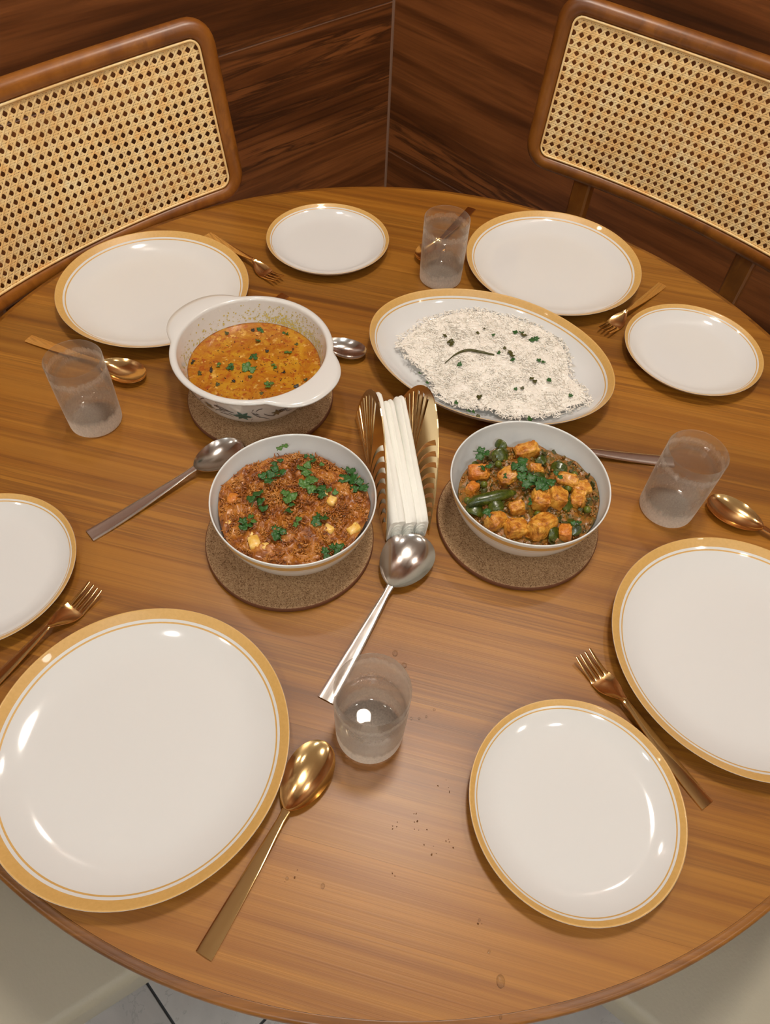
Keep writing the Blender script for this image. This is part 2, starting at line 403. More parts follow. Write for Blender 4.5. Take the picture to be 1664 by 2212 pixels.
# walls: backing slab + wood panels; seams 3 mm
def wall(name, p0, d, inward, seams, length, matp, breaks):
    n = inward
    V, F = quadbox((p0.x, p0.y, 0), (d.x * length, d.y * length, 0), (-n.x * .08, -n.y * .08, 0), (0, 0, CEIL))
    wl = mesh(name, V, F, SEAM, smooth=False); tag(wl, kind='structure')
    zs = [0.0] + seams + [CEIL]
    for k, (z0, z1) in enumerate(zip(zs, zs[1:])):
        bs = breaks[k % len(breaks)]; ss = [0.004] + bs + [length]
        for s0, s1 in zip(ss, ss[1:]):
            sx, sz = s1 - s0 - .0024, z1 - z0 - .0024
            v, f = rbox(sx, sz, .010, .0006, 1)
            c = p0 + d * ((s0 + s1) / 2) - n * .0038
            o = mesh('wall_panel', v, f, matp[k % len(matp)], wl, (c.x, c.y, (z0 + z1) / 2), smooth=False)
            # local x along wall, local y up, local z out of the wall
            o.matrix_parent_inverse = Matrix(); X = Vector((d.x, d.y, 0)); Z = Vector((n.x, n.y, 0)); Y = Vector((0, 0, 1))
            if X.cross(Y).dot(Z) < 0: X = -X
            m = Matrix.Identity(4)
            for r_ in range(3): m[r_][0] = X[r_]; m[r_][1] = Y[r_]; m[r_][2] = Z[r_]; m[r_][3] = o.location[r_]
            o.matrix_basis = m
    return wl
SEAM = plain('seam_filler', (.34, .20, .13, 1), .7)
wall('wall_left', CORNER, DL, DR, [T + .033, T + 1.233], WL, [WALLWOOD], [[1.62, 3.2], [1.15, 2.9]])
wall('wall_right', CORNER, DR, DL, [T - .315, T + .885], WL, [WALLWOOD], [[1.7, 3.3], [1.45, 3.1]])
for nm, p0, d, n in (('wall_front', far, DR, -DL), ('wall_back', farR, DL, -DR)):
    V, F = quadbox((p0.x, p0.y, 0), (d.x * WL, d.y * WL, 0), (-n.x * .08, -n.y * .08, 0), (0, 0, CEIL)); tag(mesh(nm, V, F, CREAMWALL, smooth=False), kind='structure')
V = [(x, y, CEIL) for x, y, z in fv] + [(x, y, CEIL + .08) for x, y, z in fv]
tag(mesh('ceiling', V, [(3, 2, 1, 0), (4, 5, 6, 7), (0, 1, 5, 4), (1, 2, 6, 5), (2, 3, 7, 6), (3, 0, 4, 7)], CEILM, smooth=False), kind='structure')

# ceiling lights (lamp + housing)
def downlight(x, y, r, watt, col, label):
    root = empty('ceiling_light', (x, y, CEIL), label=label, cat='light')
    V, F, U = lathe([(r + .004, -.001), (r + .02, -.001), (r + .022, -.006), (r + .018, -.012), (r + .002, -.012), (r, -.004), (r + .004, -.001)], 48)
    mesh('trim_ring', V, F, CEILM, root)
    V, F, U = lathe([(0, -.0045), (r, -.0045), (r, -.002), (0, -.002)], 40)
    mesh('diffuser', V, F, emis('lamp_%d' % round(x * 100), col, 6.0), root, smooth=False)
    L = bpy.data.lights.new('lamp', 'AREA'); L.shape = 'DISK'; L.size = 2 * r; L.energy = watt; L.color = col
    lo = bpy.data.objects.new('lamp', L); COL.objects.link(lo); lo.parent = root; lo.location = (0, 0, -.014)
names = ['wide round ceiling light above the middle of the dining table', 'small neutral ceiling light left of the camera position', 'small neutral ceiling light right of the camera position',
         'ceiling light behind the camera position', 'small added warm fill light over the left cane chair', 'small added warm fill light over the right cane chair', 'small warm ceiling light far to the left of the table', 'small warm ceiling light far to the right of the table']
for a, nm in zip(LIGHTS, names): downlight(*a, nm)

# added fill lights, unseen high on the cream walls, brightening the ceiling
def uplight(p, n, watt, label):
    root = empty('fill_uplight', (p.x, p.y, 2.05), math.atan2(n.y, n.x), label=label, cat='light')
    v, f = rbox(.11, .36, .10, .01, 2, (.055, 0, -.02)); mesh('fill_light_housing', v, f, CEILM, root)
    L = bpy.data.lights.new('lamp', 'AREA'); L.shape = 'RECTANGLE'; L.size = .09; L.size_y = .34; L.energy = watt; L.color = NEUT
    lo = bpy.data.objects.new('lamp', L); COL.objects.link(lo); lo.parent = root; lo.location = (.055, 0, .04); lo.rotation_euler = (PI, 0, 0)
uplight(CORNER + DL * WL + DR * 1.7, -DL, 19, 'added upward fill light on the cream wall left of the camera position')
uplight(CORNER + DR * WL + DL * 1.7, -DR, 19, 'added upward fill light on the cream wall right of the camera position')

# ------------------------------------------------------------------ table
TC = Vector((0.0119, 0.6062)); TR = 0.5997; GR = R(-10.5)
table = empty('dining_table', (TC.x, TC.y, 0), label='round teak dining table laid with plates, bowls and cutlery', cat='table')
def board(y0, y1):
    """slice of the disc between chord y0 and y1 (grain along x), radius TR-.009"""
    r = TR - .009; g = .00004; y0 += g; y1 -= g
    def xs(y): return math.sqrt(max(r * r - y * y, 0))
    n = 44; p0, p1 = math.asin(max(-1, min(1, y0 / r))), math.asin(max(-1, min(1, y1 / r)))
    ys = [r * math.sin(p0 + (p1 - p0) * i / n) for i in range(n + 1)]
    out = [(xs(y), y) for y in ys] + [(-xs(y), y) for y in reversed(ys)]
    out = [p for i, p in enumerate(out) if math.dist(p, out[i - 1]) > 1e-6]
    bm = bmesh.new(); vs = [bm.verts.new((x, y, 0)) for x, y in out]; f = bm.faces.new(vs)
    ex = bmesh.ops.extrude_face_region(bm, geom=[f]); vv = [e for e in ex['geom'] if isinstance(e, bmesh.types.BMVert)]
    for v in vv: v.co.z = -.03
    bmesh.ops.recalc_face_normals(bm, faces=bm.faces[:]); bm.verts.index_update()
    V = [tuple(v.co) for v in bm.verts]; F = [tuple(v.index for v in q.verts) for q in bm.faces]; bm.free(); return V, F
edges = [-.5907, -.47, -.375, -.235, -.118, .01, .115, .235, .345, .425, .5, .5907]
for a, b in zip(edges, edges[1:]):
    V, F = board(max(a, -.59069), min(b, .59069))
    mesh('board', V, F, TABLEWOOD, table, (0, 0, T), GR, smooth=False)
prof = [(TR - .0088, -.0002), (TR - .0070, .0000), (TR - .0058, -.0006), (TR - .0040, -.0002), (TR - .0018, -.0008), (TR - .0004, -.0030), (TR, -.006), (TR - .0006, -.012), (TR - .003, -.022), (TR - .008, -.030), (TR - .016, -.034), (TR - .03, -.034), (TR - .03, -.030), (TR - .0088, -.030), (TR - .0088, -.0002)]
V, F, U = lathe(prof, 256); mesh('edge_band', V, F, EDGEWOOD, table, (0, 0, T))
V, F, U = lathe([(0, .06), (.075, .06), (.06, .10), (.05, .30), (.055, .60), (.10, .69), (.16, .705), (.16, .716), (0, .716)], 40); mesh('pedestal', V, F, CHAIRWOOD, table, angle=40)
V, F, U = lathe([(0, 0), (.21, 0), (.21, .02), (.20, .03), (.09, .055), (.07, .0605), (0, .0605)], 48); mesh('base', V, F, CHAIRWOOD, table, angle=40)

# ------------------------------------------------------------------ cane chairs
PITCH = .0127; KC = 1.87; SMILE = 0.20; HW = 18.9; V0, V1 = -.65, 15.95
def csurf(u, v, n, rec):
    """u metres along the back, v metres up from the cane's lower edge, n metres behind the cane; local frame x right, y back, z up"""
    a = KC * u; xx = math.sin(a) / KC; nn = (math.cos(a) - 1) / KC
    xx += n * math.sin(a); nn += n * math.cos(a)
    A = Vector((0, math.sin(rec), math.cos(rec))); N = Vector((0, math.cos(rec), -math.sin(rec)))
    return Vector((xx, 0, 0)) + N * nn + A * (v + SMILE * u * u)
def rrect_path(hw, v0, v1, r, n=7):
    pts = []
    for cx, cy, a0 in ((hw - r, v1 - r, 0), (-hw + r, v1 - r, 90), (-hw + r, v0 + r, 180), (hw - r, v0 + r, 270)):
        for k in range(n + 1):
            a = R(a0 + 90 * k / n); pts.append((cx + r * math.cos(a), cy + r * math.sin(a), math.cos(a), math.sin(a)))
    out = []                                  # subdivide the straights
    for i, p in enumerate(pts):
        q = pts[(i + 1) % len(pts)]; out.append(p)
        L = math.hypot(q[0] - p[0], q[1] - p[1])
        if L > .03:
            m = int(L / .012)
            for k in range(1, m): t = k / m; out.append(tuple(p[j] * (1 - t) + q[j] * t for j in range(4)))
    return out
def sweep_frame(path, sect, rec):
    """sect: list of (outward, behind) offsets"""
    V = []; F = []; n = len(path); m = len(sect)
    for (u, v, nx, ny) in path:
        for (o, b) in sect: V.append(tuple(csurf(u + nx * o, v + ny * o, b, rec)))
    for i in range(n):
        j = (i + 1) % n
        for k in range(m): q = (k + 1) % m; F.append((i * m + k, j * m + k, j * m + q, i * m + q))
    return V, F
def make_chair(rec, zc):
    """zc: height of the cane's lower edge; root at the floor below it"""
    root = empty('cane_chair', (0, 0, 0))
    hw = HW * PITCH; hgt = (V1 - V0) * PITCH
    off = Vector((0, 0, zc))
    def ob(name, VF, mat, kind=None, **k):
        V, F = VF; o = mesh(name, [Vector(v) + off for v in V], F, mat, root, **k)
        if kind: o['kind'] = kind
        return o
    # frame: rounded section 28 mm wide, 26 mm deep, set a little proud of the cane
    path = rrect_path(hw + .0005, -.0005, hgt + .0005, .016)
    sect = []
    for (cx, cy, a0) in ((.021, -.001, 0), (.021, -.001, -90), (.006, -.003, -90), (.002, .003, 180), (.006, .014, 90), (.019, .016, 90)):
        pass
    sect = [(0, .004), (.0008, -.0015), (.0035, -.0045), (.0085, -.0062), (.015, -.0058), (.0205, -.0030), (.0238, .003), (.0245, .010), (.022, .017), (.016, .021), (.007, .021), (0, .017)]
    ob('back_frame', sweep_frame(path, sect, rec), CHAIRWOOD)
    # reed bead around the cane
    bead = [(.0018 * math.cos(a) - .0015, .0018 * math.sin(a) - .0022) for a in [k * PI / 4 for k in range(8)]]
    ob('reed_bead', sweep_frame(path, bead, rec), CANE)
    # woven cane: real strands
    V = []; F = []
    def strand(pts, wd, n0, amp, ph):
        """flat strand with a raised middle along (u,v) pts"""
        base = len(V); m = len(pts)
        for i, (u, v) in enumerate(pts):
            a = pts[max(i - 1, 0)]; b = pts[min(i + 1, m - 1)]; dx, dy = b[0] - a[0], b[1] - a[1]; L = math.hypot(dx, dy) or 1
            px, py = -dy / L * wd / 2, dx / L * wd / 2; nn = n0 + amp * math.sin(ph + i * PI)
            V.append(tuple(csurf(u + px, v + py, nn + .0003, rec))); V.append(tuple(csurf(u, v, nn - .0004, rec))); V.append(tuple(csurf(u - px, v - py, nn + .0003, rec)))
        for i in range(m - 1):
            k = base + i * 3; F.append((k, k + 3, k + 4, k + 1)); F.append((k + 1, k + 4, k + 5, k + 2))
    ncol = int(2 * HW) ; half = PITCH / 2
    cols = [(-HW + .9 + i) * PITCH for i in range(0, 38)]        # strand-pair centres
    rows = [(.15 + i) * PITCH for i in range(0, 17)]
    jit = lambda s: random.uniform(-s, s)
    for rr in rows:
        for dlt in (-.00145, .00145):
            if 0 < rr + dlt < hgt:
                j = jit(.0002); strand([(-hw + k * half, rr + dlt + j + jit(.00012)) for k in range(int(2 * hw / half) + 1)] + [(hw, rr + dlt + j)], .0025, 0, .0003, 0 if dlt > 0 else PI)
    for cc in cols:
        for dlt in (-.00145, .00145):
            if -hw < cc + dlt < hw:
                j = jit(.0002); strand([(cc + dlt + j + jit(.00012), k * half) for k in range(int(hgt / half) + 1)] + [(cc + dlt + j, hgt)], .0025, .0002, .0003, PI if dlt > 0 else 0)
    c0, r0 = cols[0], rows[0]
    for sg in (1, -1):                       # diagonals through the hole-edge midpoints
        for q in range(-70, 90):
            pts = []
            for k in range(-4, 2 * 17 + 6):
                v = r0 + (k * .5) * PITCH
                u = c0 + sg * (v - r0) + (q + .5) * PITCH
                # hole centres lie half a pitch from the pairs; strand passes midway between them
                if 0 <= v <= hgt and -hw <= u <= hw: pts.append((u, v))
            if len(pts) > 1: strand(pts, .0027, -.0006 if sg > 0 else .0006, .0003, 0)
    ob('cane_webbing', (V, F), CANE, kind='stuff')
    # uprights from the lower rail to the floor, slightly splayed
    for s in (-1, 1):
        p0 = csurf(s * 12 * PITCH, .012, .027, rec) + off
        q0 = Vector((s * .165, p0.y + .0, 0)) ; q0.y = p0.y + .055
        m_ = p0.lerp(q0, .42) + Vector((0, -.030, 0))
        V2 = []; F2 = []
        hw_, hd = .0175, .012; n = 12
        for i in range(n + 1):
            t = i / n; c = p0 * (1 - t) ** 2 + m_ * 2 * t * (1 - t) + q0 * t * t; sc = 1 - .15 * t
            for (ax, ay) in ((-1, -.7), (-.8, -1), (.8, -1), (1, -.7), (1, .7), (.8, 1), (-.8, 1), (-1, .7)): V2.append((c.x + ax * hw_ * sc, c.y + ay * hd, c.z))
        for i in range(n):
            for k in range(8): q = (k + 1) % 8; F2.append((i * 8 + k, i * 8 + q, (i + 1) * 8 + q, (i + 1) * 8 + k))
        F2.append(tuple(range(8))); F2.append(tuple(n * 8 + k for k in range(7, -1, -1)))
        mesh('leg', V2, F2, CHAIRWOOD, root, angle=40)
    # seat
    SZ = .405
    sy0, sy1 = -.43, .0
    v, f = rbox(.42, .395, .030, .006, 3, (0, (sy0 + sy1) / 2, SZ - .028)); mesh('seat_frame', v, f, CHAIRWOOD, root, angle=40)
    v, f = rbox(.456, .430, .078, .014, 4, (0, (sy0 + sy1) / 2, SZ + .0255)); cu = mesh('seat_cushion', v, f, CREAM, root, angle=60)
    pth = [(u, v_) for u, v_, a, b in rrect_path(.2225, sy0 + .008, sy1 - .008, .02)]
    pth = [(u, v_, SZ + .058) for u, v_ in pth]; tvv, tff = tube(pth + [pth[0], pth[1]], .0022, 6, cap=False); mesh('piping', tvv, tff, CREAM, cu)
    for s in (-1, 1):
        v2, f2 = tube([(s * .195, sy0 + .035, SZ - .02), (s * .205, sy0 + .02, .2), (s * .21, sy0 + .008, 0)], [.02, .017, .013], 12)
        mesh('leg', v2, f2, CHAIRWOOD, root, angle=40)
    return root
def place_chair(c, O, yaw, rec, label):
    """O: world position of the cane's upper hole row at the middle (measured)."""
    c.rotation_euler = (0, 0, R(yaw)); tag(c, label=label, cat='chair', group='cane-backed dining chairs round the table')
# chair behind the table on the left: O (top row) = (-.496,.981,.212), recline 7 deg, yaw 49
def root_from_top(O, yaw, rec):
    d = 15.95 * PITCH                        # from the upper row down to the lower cane edge
    B = Vector((-math.sin(R(yaw)), math.cos(R(yaw))))
    y = O[2] - d * math.cos(rec)
    return Vector((O[0] - B.x * d * math.sin(rec), O[1] - B.y * d * math.sin(rec), 0)), T + y
recL, recR = R(8.4), R(5.4)
rl, zl = root_from_top((-.4997, .9894, .2075), 52.6, recL)
rr_, zr = root_from_top((.4483, 1.1859, .2261), -38.4, recR)
c1 = make_chair(recL, zl); c1.location = rl; place_chair(c1, None, 52.6, recL, 'cane-backed teak chair behind the table at the left, by the left wall')
c2 = make_chair(recR, zr); c2.location = rr_; place_chair(c2, None, -38.4, recR, 'cane-backed teak chair behind the table at the right, its two uprights showing')
c3 = copy_tree(c1); c3.location = (-.645, .035, 0); place_chair(c3, None, 125, recL, 'cream upholstered seat showing below the table edge at the near left')
c4 = copy_tree(c1); c4.location = (.680, .072, 0); place_chair(c4, None, -124, recL, 'cream upholstered seat showing below the table edge at the near right')

# ------------------------------------------------------------------ plates
def plate_prof(R_, zr, zb=.0035, lip=.0018):
    f = R_ * .62
    top = spline_profile([(0, zb), (f * .6, zb), (f, zb + .0006), (f + (R_ - f) * .35, zb + (zr - zb) * .16), (f + (R_ - f) * .7, zb + (zr - zb) * .52), (R_ - .0016, zr - .0006)], 6)
    under = spline_profile([(R_ - .0012, zr - lip), (f + (R_ - f) * .7 + .0012, zb + (zr - zb) * .52 - .0028), (f + (R_ - f) * .35 + .001, zb + (zr - zb) * .16 - .0026), (f + .001, .0008), (f - .002, 0), (f - .006, .0012), (f * .5, .0016), (0, .0016)], 5)
    return [tuple(p) for p in top] + [(R_ - .0006, zr), (R_, zr - .0006)] + [tuple(p) for p in under]
V, F, U = lathe(plate_prof(.135, .0225), 128); big = mesh('dinner_plate', V, F, PLATE, uv=U)
V, F, U = lathe(plate_prof(.0959, .0185), 112); small = mesh('side_plate', V, F, PLATE_S, uv=U)
G = 'gold-rimmed white plates laid round the table'
def put(src, first, x, y, label, cat, group, z=0.0, rz=0.0):
    o = src if first else src.copy()
    if not first: COL.objects.link(o)
    o.location = (x, y, T + z); o.rotation_euler = (0, 0, rz); tag(o, label, cat, group); return o
for i, (x, y, lb) in enumerate([(-.355, .854, 'large gold-rimmed white plate in front of the left cane chair'), (.2304, .9889, 'large gold-rimmed white plate in front of the right cane chair'),
                                (.3742, .3451, 'large gold-rimmed white plate cut by the right edge of the photo'), (-.2053, .2055, 'large gold-rimmed white plate nearest the camera at the lower left')]):
    put(big, i == 0, x, y, lb, 'plate', 'large dinner plates')
for i, (x, y, lb) in enumerate([(-.1212, 1.0097, 'small gold-rimmed plate at the far edge between the two chairs'), (.4137, .8103, 'small gold-rimmed plate at the right, beyond the fork'),
                                (.1881, .1816, 'small gold-rimmed plate nearest the camera at the lower right'), (-.4161, .3753, 'small gold-rimmed plate cut by the left edge of the photo')]):
    put(small, i == 0, x, y, lb, 'plate', 'small side plates')

# oval platter
pr = plate_prof(.125, .035, .0045)
V, F, U = lathe(pr, 144, rx=.1684, ry=.125, sup=1.95)
tag(mesh('oval_platter', V, F, PLATE, uv=U, loc=(.1234, .7505, T), rz=-.368), 'oval gold-rimmed serving platter heaped with white rice', 'platter')

# ------------------------------------------------------------------ trivets and bowls
V, F, U = lathe([(0, .008), (.0905, .008), (.0922, .0074), (.0931, .0062), (.0931, .0018), (.0922, .0006), (.0905, 0), (0, 0)], 96)
tr = mesh('cork_trivet', V, F, [CORK, CORKEDGE], angle=50)
for p in tr.data.polygons:
    c = p.center
    if math.hypot(c.x, c.y) > .0912 and abs(p.normal.z) < .75: p.material_index = 1
for i, (x, y, lb) in enumerate([(-.1034, .4496, 'round cork trivet under the red-brown onion curry bowl'), (.1529, .4971, 'round cork trivet under the mixed vegetable bowl'), (-.1716, .6673, 'round cork trivet under the dal casserole')]):
    put(tr, i == 0, x, y, lb, 'trivet', 'cork trivets')
BP = [(0, .004), (.036, .0042), (.050, .007), (.063, .016), (.073, .029), (.0795, .043), (.0835, .056), (.0852, .0655)]
BO = [(.0866, .0645), (.0850, .055), (.0812, .042), (.0748, .028), (.0655, .0155), (.053, .0055), (.046, .002), (.044, 0), (.041, .0012), (0, .0015)]
def bowl(name):
    prof = [tuple(p) for p in spline_profile(BP, 5)] + [(.0858, .0669), (.0866, .0667), (.0870, .0659)] + [tuple(p) for p in spline_profile(BO, 5)]
    return lathe(prof, 128)
V, F, U = bowl('b'); sb = mesh('serving_bowl', V, F, BOWLM, uv=U)
put(sb, True, -.0966, .4545, 'white gold-banded bowl holding the red-brown onion curry', 'bowl', 'gold-banded serving bowls', .0081)
put(sb, False, .1543, .5004, 'white gold-banded bowl holding the mixed vegetables', 'bowl', 'gold-banded serving bowls', .0081)

# casserole with two lug handles; flange radius varies with the angle
CX, CY = -.1765, .673
def casserole():
    seg = 160
    inner = spline_profile([(0, .006), (.045, .0062), (.062, .010), (.074, .022), (.081, .038), (.0865, .056), (.0905, .071)], 5)
    V = []; F = []; U = []; rings = []
    def lug(a, base):
        b = 0
        for a0 in (R(-35), R(145)):
            d = (a - a0 + PI) % (2 * PI) - PI; x = abs(d) / R(37)
            if x < 1: b = max(b, (1 - x ** 3.2) ** 1.1 * (math.cos(x * PI / 2) ** .35))
        return base + .0225 * b * (1.0 / max(.86, 1))
    prof = [(r, z, 0) for r, z in inner] + [(.0918, .0725, 0), (.0935, .0730, 0.0), (.0965, .0728, .75), (.0985, .0718, 1), (.0990, .0703, 1), (.0980, .0685, 1), (.0955, .0672, .8), (.0935, .0650, 0)] \
        + [(r, z, 0) for r, z in spline_profile([(.0925, .063), (.0895, .052), (.084, .036), (.0765, .020), (.064, .0065), (.056, .001), (.054, 0), (.051, .0012), (0, .0015)], 5)]
    for i, (r, z, k) in enumerate(prof):
        if r < 1e-6: rings.append([len(V)]); V.append((0, 0, z)); U.append((0, 0)); continue
        ring = []
        for s in range(seg):
            a = 2 * PI * s / seg; rr = r
            if k: ex = lug(a, 0) * k; rr = r + ex; 
            zz = z - (0.0012 * (lug(a, 0) / .0225) if k else 0)
            V.append((rr * math.cos(a), rr * math.sin(a), zz)); U.append((i, s / seg)); ring.append(len(V) - 1)
        rings.append(ring)
    for a, b in zip(rings, rings[1:]):
        for s in range(seg):
            t = (s + 1) % seg
            if len(a) == 1: F.append((a[0], b[s], b[t]))
            elif len(b) == 1: F.append((a[s], b[0], a[t]))
            else: F.append((a[s], b[s], b[t], a[t]))
    return V, F
V, F = casserole()
cas = tag(mesh('casserole_dish', V, F, WHITE, loc=(CX, CY, T + .0081)), 'white two-handled casserole with a leaf print, holding yellow dal', 'casserole')
# printed flower-and-branch decoration: thin decals that hug the outside
def outside_r(z):
    P = [(.063, .0925), (.052, .0895), (.036, .084), (.020, .0765), (.0065, .064)]
    for (z1, r1), (z0, r0) in zip(P, P[1:]):
        if z0 <= z <= z1: return r0 + (r1 - r0) * (z - z0) / (z1 - z0)
    return .09
TEAL = plain('print_teal', (.045, .16, .13, 1), .3); BROWNP = plain('print_brown', (.07, .045, .03, 1), .3); OLIVE = plain('print_olive', (.20, .15, .07, 1), .3)
def decal(shape, a0, z0, mat, name):
    """shape: 2-D polygon in metres (x along the wall, y up)"""
    V = []; n = len(shape)
    for lift in (.0004,):
        for x, y in shape:
            z = z0 + y; a = a0 + x / .085; r = outside_r(z) + lift + .0003; V.append((r * math.cos(a), r * math.sin(a), z))
    cx = sum(p[0] for p in shape) / n; cy = sum(p[1] for p in shape) / n
    z = z0 + cy; a = a0 + cx / .085; r = outside_r(z) + .0007; V.append((r * math.cos(a), r * math.sin(a), z))
    return V, [(i, (i + 1) % n, n) for i in range(n)]
def leafshape(s, lobes=5, rot=0):
    pts = []
    for i in range(lobes * 4):
        a = 2 * PI * i / (lobes * 4); r = s * (1.0 if i % 4 == 0 else (.62 if i % 2 else .42)); pts.append((r * math.cos(a + rot), r * math.sin(a + rot)))
    return pts
rs = random.Random(3)
tealp = []; ol = []; br = []
for k in range(13):
    a = R(-90) + (k - 6) * R(27.7); z = .041 + rs.uniform(-.004, .004)
    (tealp if k % 2 == 0 else ol).append(decal(leafshape(rs.uniform(.010, .0125) * (1 if k % 2 == 0 else .75), 6, rs.uniform(0, 1)), a, z, None, ''))
    for q in range(7):                            # curling branches
        sx = a + rs.uniform(.10, .34); sz = z + rs.uniform(-.008, .008); dr = rs.uniform(-1, 1); cu = rs.uniform(-2, 2); pts = []
        x, y = 0, 0; hd = dr + (PI if rs.random() < .5 else 0)
        L = []
        for i in range(9): L.append((x, y)); x += .0022 * math.cos(hd); y += .0022 * math.sin(hd); hd += cu * .16
        w_ = .0007; poly = []
        up = [(px, min(max(py + w_, -.02), .015)) for px, py in L]; dn = [(px, min(max(py - w_, -.02), .015)) for px, py in L]
        V = []; 
        for (px, py) in up + dn:
            zz = sz + py; aa = sx + px / .085; r = outside_r(zz) + .0007; V.append((r * math.cos(aa), r * math.sin(aa), zz))
        n = len(L); br.append((V, [(i, i + 1, n + i + 1, n + i) for i in range(n - 1)]))
for nm, pp, mt in (('printed_leaves', tealp, TEAL), ('printed_buds', ol, OLIVE), ('printed_branches', br, BROWNP)):
    V, F = join(pp); o = mesh(nm, V, F, mt, cas); tag(o, kind='stuff')

# ------------------------------------------------------------------ dal in the casserole
def leaf_mesh(size, lobes=5, curl=.25, seed=0, elong=1.0):
    """frilly coriander leaflet: lobed outline, cupped, a few millimetres"""
    q = random.Random(seed); n = 30; out = []
    for i in range(n):
        a = 2 * PI * i / n
        r = size * (.68 + .32 * abs(math.cos(a * lobes / 2)) ** .6) * (1 + .10 * math.cos(3 * a + 1)) * (1 + q.uniform(-.1, .1)) * (1.0 if i % 2 else .86)
        out.append((r * math.cos(a) * elong, r * math.sin(a)))
    tx, ty = q.uniform(-.5, .5), q.uniform(-.5, .5)
    V = [(0, 0, 0)]; F = []
    def zz(x, y): d = math.hypot(x, y); return curl * d * d / size + x * tx * .5 + y * ty * .5 + .12 * size * math.sin(x / size * 5 + seed) * math.cos(y / size * 4)
    for x, y in out: V.append((x * .5, y * .5, zz(x * .5, y * .5)))
    for x, y in out: V.append((x, y, zz(x, y) - .04 * size))
    for i in range(n):
        j = (i + 1) % n; F += [(0, 1 + i, 1 + j), (1 + i, 1 + n + i, 1 + n + j, 1 + j)]
    m = len(V); th_ = .0003                                   # underside, so it has a thickness
    V += [(x, y, z - th_) for x, y, z in V]; F += [tuple(reversed([k + m for k in f])) for f in F[:]]
    for i in range(n): j = (i + 1) % n; F.append((1 + n + j, 1 + n + i, 1 + n + i + m, 1 + n + j + m))
    return V, F
def xf(VF, loc, rz=0, tilt=(0, 0), s=1.0):
    M = Matrix.Translation(loc) @ Matrix.Rotation(rz, 4, 'Z') @ Matrix.Rotation(tilt[0], 4, 'X') @ Matrix.Rotation(tilt[1], 4, 'Y') @ Matrix.Scale(s, 4)
    return [tuple(M @ Vector(v)) for v in VF[0]], VF[1]
def sprig(size, seed, n=3):
    q = random.Random(seed); ps = []
    for k in range(n):
        a = 2 * PI * k / n + q.uniform(-.4, .4); d = size * .55 if n > 1 else 0
        ps.append(xf(leaf_mesh(size * q.uniform(.5, .68) if n > 1 else size, q.choice((3, 4, 5)), q.uniform(.1, .4), seed * 7 + k), (d * math.cos(a), d * math.sin(a), q.uniform(0, .0012)), q.uniform(0, 6), (q.uniform(-.35, .35), q.uniform(-.35, .35))))
    if n > 1:
        v, f = tube([(0, 0, 0), (-size * .5, size * .3, .0006), (-size * 1.1, size * .35, .0)], .00045, 5); ps.append((v, f))
    return join(ps)
def put_leaves(lst, base, parent, z, mats, unit=.0046, name='coriander_leaf', zf=None, px=(0, 0)):
    for i, (x, y, s) in enumerate(lst):
        n = 3 if s >= 1.2 else (2 if s >= .85 else 1)
        V, F = sprig(unit * s, base + i, n); lz = z if zf is None else zf(x, y) + .0012
        o = mesh(name, V, F, mats[i % len(mats)], parent, (x - px[0], y - px[1], lz), rng.uniform(0, 6.28))
dal = tag(mesh('dal', *(lambda q: (q[0], q[1]))(lathe([(0, .0412), (.03, .0412), (.06, .0413), (.080, .0415), (.0822, .0420), (.0815, .040), (.070, .018), (.05, .0085), (0, .0085)], 96)), SOUP, loc=(CX, CY, T + .0081)), 'yellow-orange dal with herbs filling the casserole', 'dal')
SOUP_LEAF = [(-.1821, .666, 1.8), (-.1801, .6867, 1.2), (-.1531, .6393, 1.3), (-.2042, .6656, 1.2), (-.1515, .6734, 1.), (-.1802, .7384, 1.1), (-.1385, .6998, .9), (-.1796, .7176, .8), (-.2205, .6678, .9), (-.1466, .7367, .9)]
SOUP_DARK = [(-.2275, .658, .9), (-.2412, .6515, .9), (-.2532, .6702, .9), (-.2217, .7281, .8), (-.1193, .640, .8), (-.1101, .6538, .7), (-.1896, .7384, .7), (-.1297, .7179, .6), (-.165, .70, .6), (-.178, .651, .7), (-.139, .665, .7), (-.215, .634, .7), (-.197, .642, .6), (-.16, .625, .6)]
put_leaves(SOUP_LEAF, 100, dal, .0420, [LEAF2, LEAF], .0050, px=(CX, CY))
put_leaves(SOUP_DARK, 130, dal, .0416, [DARKHERB, DRYLEAF], .0044, name='dark_herb_leaf', px=(CX, CY))
def scatter_specks(n, rad, z, smin, smax, elong=1.6, seed=1):
    q = random.Random(seed); ps = []
    for _ in range(n):
        a = q.uniform(0, 2 * PI); d = rad * math.sqrt(q.random()); s = q.uniform(smin, smax)
        pts = [(s * elong, 0, 0), (s * .3, s * .6, .0001), (-s * elong * .8, s * .2, 0), (-s * .2, -s * .6, 0), (0, 0, s * .35)]
        ps.append(xf((pts, [(0, 1, 4), (1, 2, 4), (2, 3, 4), (3, 0, 4), (3, 2, 1, 0)]), (d * math.cos(a), d * math.sin(a), z), q.uniform(0, 6)))
    return join(ps)
REDF = plain('chilli_fleck', (.16, .018, .003, 1), .35); 
V, F = scatter_specks(150, .077, .0413, .0005, .0013, 1.5, 1); tag(mesh('chilli_flakes', V, F, REDF, dal), kind='stuff')
V, F = scatter_specks(70, .077, .0413, .0005, .0013, 1.8, 2); tag(mesh('cumin_seeds', V, F, DARKHERB, dal), kind='stuff')
LENT = plain('lentil', (.56, .30, .05, 1), .35); ps = []
for _ in range(55):
    a = random.uniform(0, 2 * PI); d = .076 * math.sqrt(random.random()); s = random.uniform(.0009, .0021)
    v, f, u = lathe([(0, .0), (1, 0), (.8, .3), (0, .45)], 7); ps.append(xf((v, f), (d * math.cos(a), d * math.sin(a), .0410), random.uniform(0, 6), s=s))
